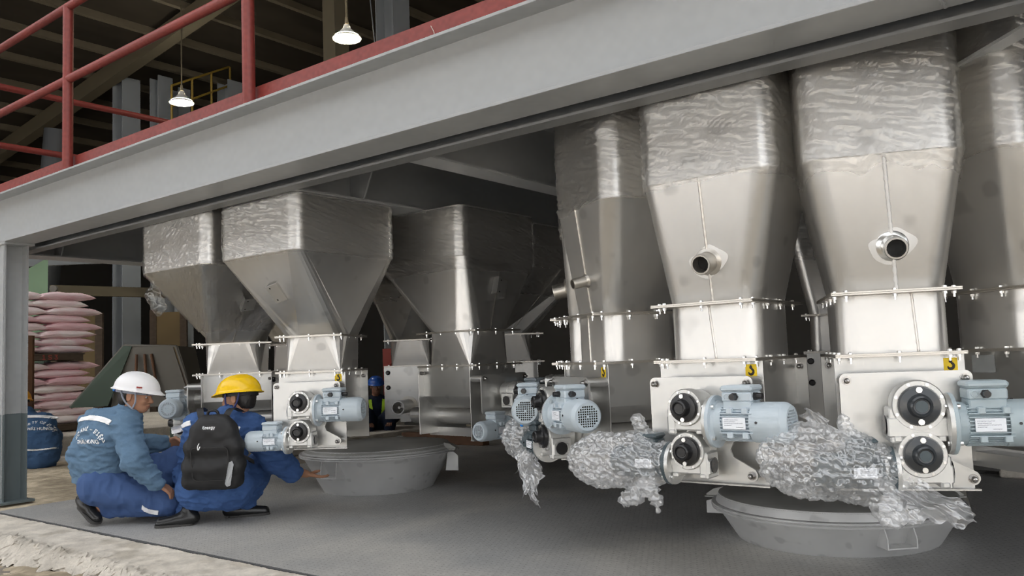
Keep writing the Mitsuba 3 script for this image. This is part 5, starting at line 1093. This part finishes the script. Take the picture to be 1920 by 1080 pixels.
# ------------------------------------------------------------------ background things
k = thing('steel_post', 'short rusty steel post standing in front of the sacks', 'post')
part(k, 'flange', cat([box(-10.33, -10.21, 4.06, 4.20, -.1, 1.46, .004), box(-10.30, -10.24, 4.20, 4.23, -.1, 1.46)]), 'rust')
k = thing('steel_skip', 'dark green steel hopper skip standing open behind the white hard hat', 'skip')
q = lambda x, y, z: np.array([x, y, z])
top = [q(-9.95, 5.00, 1.30), q(-9.42, 5.50, 1.29), q(-10.35, 6.5, 1.29), q(-10.9, 6.0, 1.30)]; low = [q(-9.95, 4.55, .62), q(-9.0, 5.62, .58), q(-10.1, 6.6, .6), q(-11.0, 5.6, .62)]
def quadpanel(a, b, c, d, t=.02):
    n_ = np.cross(b-a, d-a); n_ = n_/np.linalg.norm(n_)*t; return hull([a, b, c, d, a+n_, b+n_, c+n_, d+n_])
part(k, 'side_panel', quadpanel(q(-10.20, 4.62, .60), q(-9.90, 4.92, .60), q(-9.72, 5.12, 1.30), q(-9.80, 5.06, 1.31)), 'green_dark'); part(k, 'side_panel', quadpanel(q(-9.20, 5.62, .56), q(-9.9, 6.2, .56), q(-10.0, 6.1, 1.28), q(-9.33, 5.46, 1.28)), 'bin_inside')
part(k, 'back_panel', quadpanel(q(-9.95, 4.98, .58), q(-9.22, 5.60, .56), q(-9.36, 5.44, 1.28), q(-9.80, 5.07, 1.30)), 'bin_inside')
part(k, 'rim', tube([q(-9.80, 5.06, 1.31), q(-9.34, 5.46, 1.285), q(-9.20, 5.62, .57)], .02, 8), 'bin_inside', True); part(k, 'rim', tube([q(-9.80, 5.06, 1.31), q(-10.20, 4.62, .60)], .02, 8), 'bin_inside', True)
for t in (.25, .45, .62): part(k, 'slanted_bar', tube([q(-9.72+.30*t, 5.05+.33*t, 1.20), q(-9.70+.42*t, 4.95+.55*t, .70)], .018, 6), 'rust', True)
for y in (5.05, 5.5): part(k, 'stand_leg', box(-9.55-(5.5-y), -9.47-(5.5-y), y, y+.08, 0.0, .60), 'green_dark')
for i, (x, y, w, lab) in enumerate(((-15.55, 8.08, .36, 'tall grey building column, nearer of the pair beyond the sacks'), (-15.1, 8.55, .30, 'tall grey building column, further of the pair beyond the sacks'), (-9.40, 9.34, .38, 'grey building column rising behind the deck beside the hanging lamp'), (-15.38, 9.13, .26, 'grey building column right behind the distant lamp'), (-14.55, 9.74, .36, 'grey building column at the end of the yellow rail'))):
    k = thing('building_column', lab, 'column'); ztop = roof_z(x)-.12
    for s in (-1, 1): part(k, 'flange', box(x+s*w/2-.012, x+s*w/2+.012, y-w/2, y+w/2, -.12, ztop), 'column_grey')
    part(k, 'web', box(x-w/2, x+w/2, y-.01, y+.01, -.12, ztop), 'column_grey')
for x, y, w, h, z0, m, lab in ((-14.4, 6.62, .75, 1.25, .72, 'cardboard', 'brown board panel behind the sacks'), (-14.1, 8.1, .55, .95, 1.1, 'cardboard', 'brown board panel in the shade past the grey columns')):
    k = thing('board_panel', lab, 'board panel'); dvec = V3(rgt0[0], rgt0[1], 0)
    c0 = V3(x, y, 0); p0, p1 = c0-dvec*w/2, c0+dvec*w/2; nn_ = V3(-dvec[1], dvec[0], 0)*.03
    part(k, 'panel', hull([p+s+V3(0, 0, z) for p in (p0, p1) for s in (0*nn_, nn_) for z in (z0, z0+h)]), m)
    part(k, 'frame', cat([hull([p+s*1.4+d*.06+V3(0, 0, z) for d in (-dvec, dvec) for s in (-nn_*.4, nn_) for z in (-.1, z0+h+.05)]) for p in (p0, p1)]), 'wood')
k = thing('green_machine', 'pale green painted machine panel above the sacks', 'machine')
part(k, 'panel', hull([V3(-12.95, 5.16, z)+o for z in (1.2, 2.5) for o in (0*fwd, V3(.21, .28, 0), V3(-.2, .1, 0))] + [V3(-12.95+.21, 5.16+.28, 2.72)]), 'green_paint')
part(k, 'plinth', hull([V3(-12.95, 5.16, z)+o for z in (-.12, 1.25) for o in (0*fwd, V3(.18, .24, 0), V3(-.2, .1, 0))]), 'green_dark')
part(k, 'side_bolt', cat([cyl((-12.66, 5.50, 2.25), (-12.60, 5.45, 2.25), .05, n=12)]), 'bin_inside')
k = thing('wall_bracket', 'grey bracket frame beside the green machine panel', 'bracket')
for a, b in (((-12.95, 5.0, 2.55), (-12.75, 5.15, 2.78)), ((-12.95, 5.0, 2.72), (-12.6, 5.3, 2.85)), ((-12.95, 5.0, 2.5), (-12.95, 5.0, 2.8))): part(k, 'bar', tube([a, b], .025, 6), 'rafter')
for i, (a, b, r, m, lab) in enumerate((((-13.6, 5.4, 2.72), (-13.0, 7.6, 2.92), .06, 'column_grey', 'grey sloping strut above the sacks'), ((-14.2, 6.1, 2.38), (-13.7, 8.0, 2.36), .08, 'rafter', 'dim horizontal beam behind the grey columns'),
        ((-14.6, 5.6, 3.0), (-12.6, 9.5, 3.0), .10, 'purlin', 'dim horizontal beam high behind the sacks'))):
    k = thing('hall_strut', lab, 'beam'); a, b = V3(*a), V3(*b); d = (b-a)/np.linalg.norm(b-a); s_ = np.cross(d, (0, 0, 1))
    part(k, 'bar', hull([p+s_*r*u+V3(0, 0, r*w) for p in (a, b) for u in (-1, 1) for w in (-1, 1)]), m)
for a, b, r, lab in (((-17.0, 7.0, -.12), (-16.0, 7.0, 5.6), .24, 'dark round duct leaning behind the guardrail post'),):
    k = thing('air_duct', lab, 'duct'); part(k, 'pipe', cyl(a, b, r, n=28), 'duct', 40)
    for t in (.3, .7): c = V3(*a)*(1-t)+V3(*b)*t; d = (V3(*b)-V3(*a))/3; part(k, 'band', cyl(c, c+d*.06, r*1.03, n=28), 'column_grey', 40)
k = thing('safety_rail', 'yellow safety rail on a far gallery behind the deck', 'railing')
g0, g1 = V3(-14.17, 8.23, 5.92), V3(-14.55, 9.74, 6.78)
for z in (.10, .0): part(k, 'rail', tube([g0+V3(0, 0, z*4), g1+V3(0, 0, z*4)], .022, 8), 'yellow_rail', True)
for t in (0, .33, .66, 1): c = g0*(1-t)+g1*t; part(k, 'post', cyl(c-V3(0, 0, .5), c+V3(0, 0, .40), .022, n=10), 'yellow_rail', True)
k = thing('far_gallery', 'dark far gallery floor carrying the yellow rail', 'gallery')
gd = (g1-g0)/np.linalg.norm(g1-g0); gn = np.cross(gd, (0, 0, 1))
part(k, 'slab', hull([p+gn*s*.8+V3(0, 0, z) for p in (g0-gd*.5, g1+gd*2) for s in (-1, 1) for z in (-.7, -.5)]), 'duct')
part(k, 'gallery_post', box(g1[0]-.12, g1[0]+.12, g1[1]+.5, g1[1]+.74, -.12, g1[2]-.6), 'column_grey'); part(k, 'gallery_post', box(g0[0]-.12, g0[0]+.12, g0[1]+.1, g0[1]+.34, -.12, g0[2]-.6), 'column_grey')
k = thing('concrete_pillar', 'pale concrete pillar lit by the hanging lamp', 'pillar')
part(k, 'shaft', hull([V3(-9.9+dx, 8.3+dy, z) for dx in (0, .28) for dy in (0, .28) for z in (-.12, 7.0)]), 'rafter')
def lamp(pos, r, label, rod, watts, tilt=(0, 0, 1)):
    k = thing('hanging_lamp', label, 'lamp'); pos = V3(*pos)
    part(k, 'shade', lathe([(r*.22, r*.95), (r*.25, r*.75), (r*.55, r*.42), (r, 0), (r*.98, -.01), (r*.5, r*.42), (r*.2, r*.72)], pos, tilt, 36), 'white_enamel', True)
    part(k, 'socket', cyl(pos+V3(0, 0, r*.9), pos+V3(0, 0, r*1.5), r*.16, r*.10, 16), 'purlin', 40)
    part(k, 'rod', cyl(pos+V3(0, 0, r*1.4), pos+V3(0, 0, rod), .012, n=8), 'rafter')
    key = num(k+'__bulb'); scene[key] = {**mikit.ply(lathe([(0, -.02*r), (r*.55, .0), (r*.80, .06*r), (r*.86, .16*r), (r*.55, r*.33), (r*.2, r*.5), (0, r*.5)], pos, tilt, 28), M('white_enamel'), smooth=True), 'emitter': {'type': 'area', 'radiance': {'type': 'rgb', 'value': watts}}}
lamp((-6.62, 5.88, 4.50), .155, 'hanging factory lamp with a glowing cone shade above the toe board', 1.9, [24, 21, 15])
lamp((-12.6, 7.5, 5.48), .20, 'distant hanging lamp glowing white behind the guardrail', 1.7, [26, 25, 22])
k = thing('lamp_chain', 'thin chain hanging beside the nearer lamp', 'chain')
part(k, 'chain', tube([(-6.5, 6.0, 5.4), (-6.43, 6.05, 5.0), (-6.40, 6.08, 4.45)], .008, 5), 'duct')
k = thing('cable', 'loose grey cable lying on the plate under the last feeder', 'cable')
part(k, 'cable', tube(curve([(-1.25, 6.9, .012), (-1.05, 7.0, .014), (-.9, 6.85, .03), (-.7, 6.95, .012), (-.5, 6.6, .012), (-.3, 6.8, .012)], 40), .011, 6), 'sole_dark', True)
part(k, 'connector', box(-.93, -.75, 6.82, 6.88, .004, .06, .01), 'concrete')
k = thing('red_frame', 'dull red steel frame leaning behind the worker in the gap', 'frame')
for a, b in (((-9.6, 9.2, .9), (-8.85, 9.9, 1.9)), ((-8.85, 9.9, 1.9), (-8.3, 10.4, 1.9)), ((-9.6, 9.2, .0), (-9.6, 9.2, 1.2))): part(k, 'bar', tube([a, b], .09, 4), 'red_dull')
k = thing('pipe_bundle', 'leaning grey pipes standing in the gap before the last hopper', 'pipes')
for i in range(3): part(k, 'pipe', cyl((-1.02+.05*i, 5.4+.03*i, 0.0), (-1.30+.05*i, 5.5, 1.32), .022, n=12), 'bin_inside', True)
for x, y, lab in ((-5.9, 6.3, 'dark floor beam lying behind the far hatch'),):
    k = thing('floor_beam', lab, 'beam'); part(k, 'bar', box(-7.4, -6.1, 7.3, 7.42, 0.0, .12, .005), 'rust')
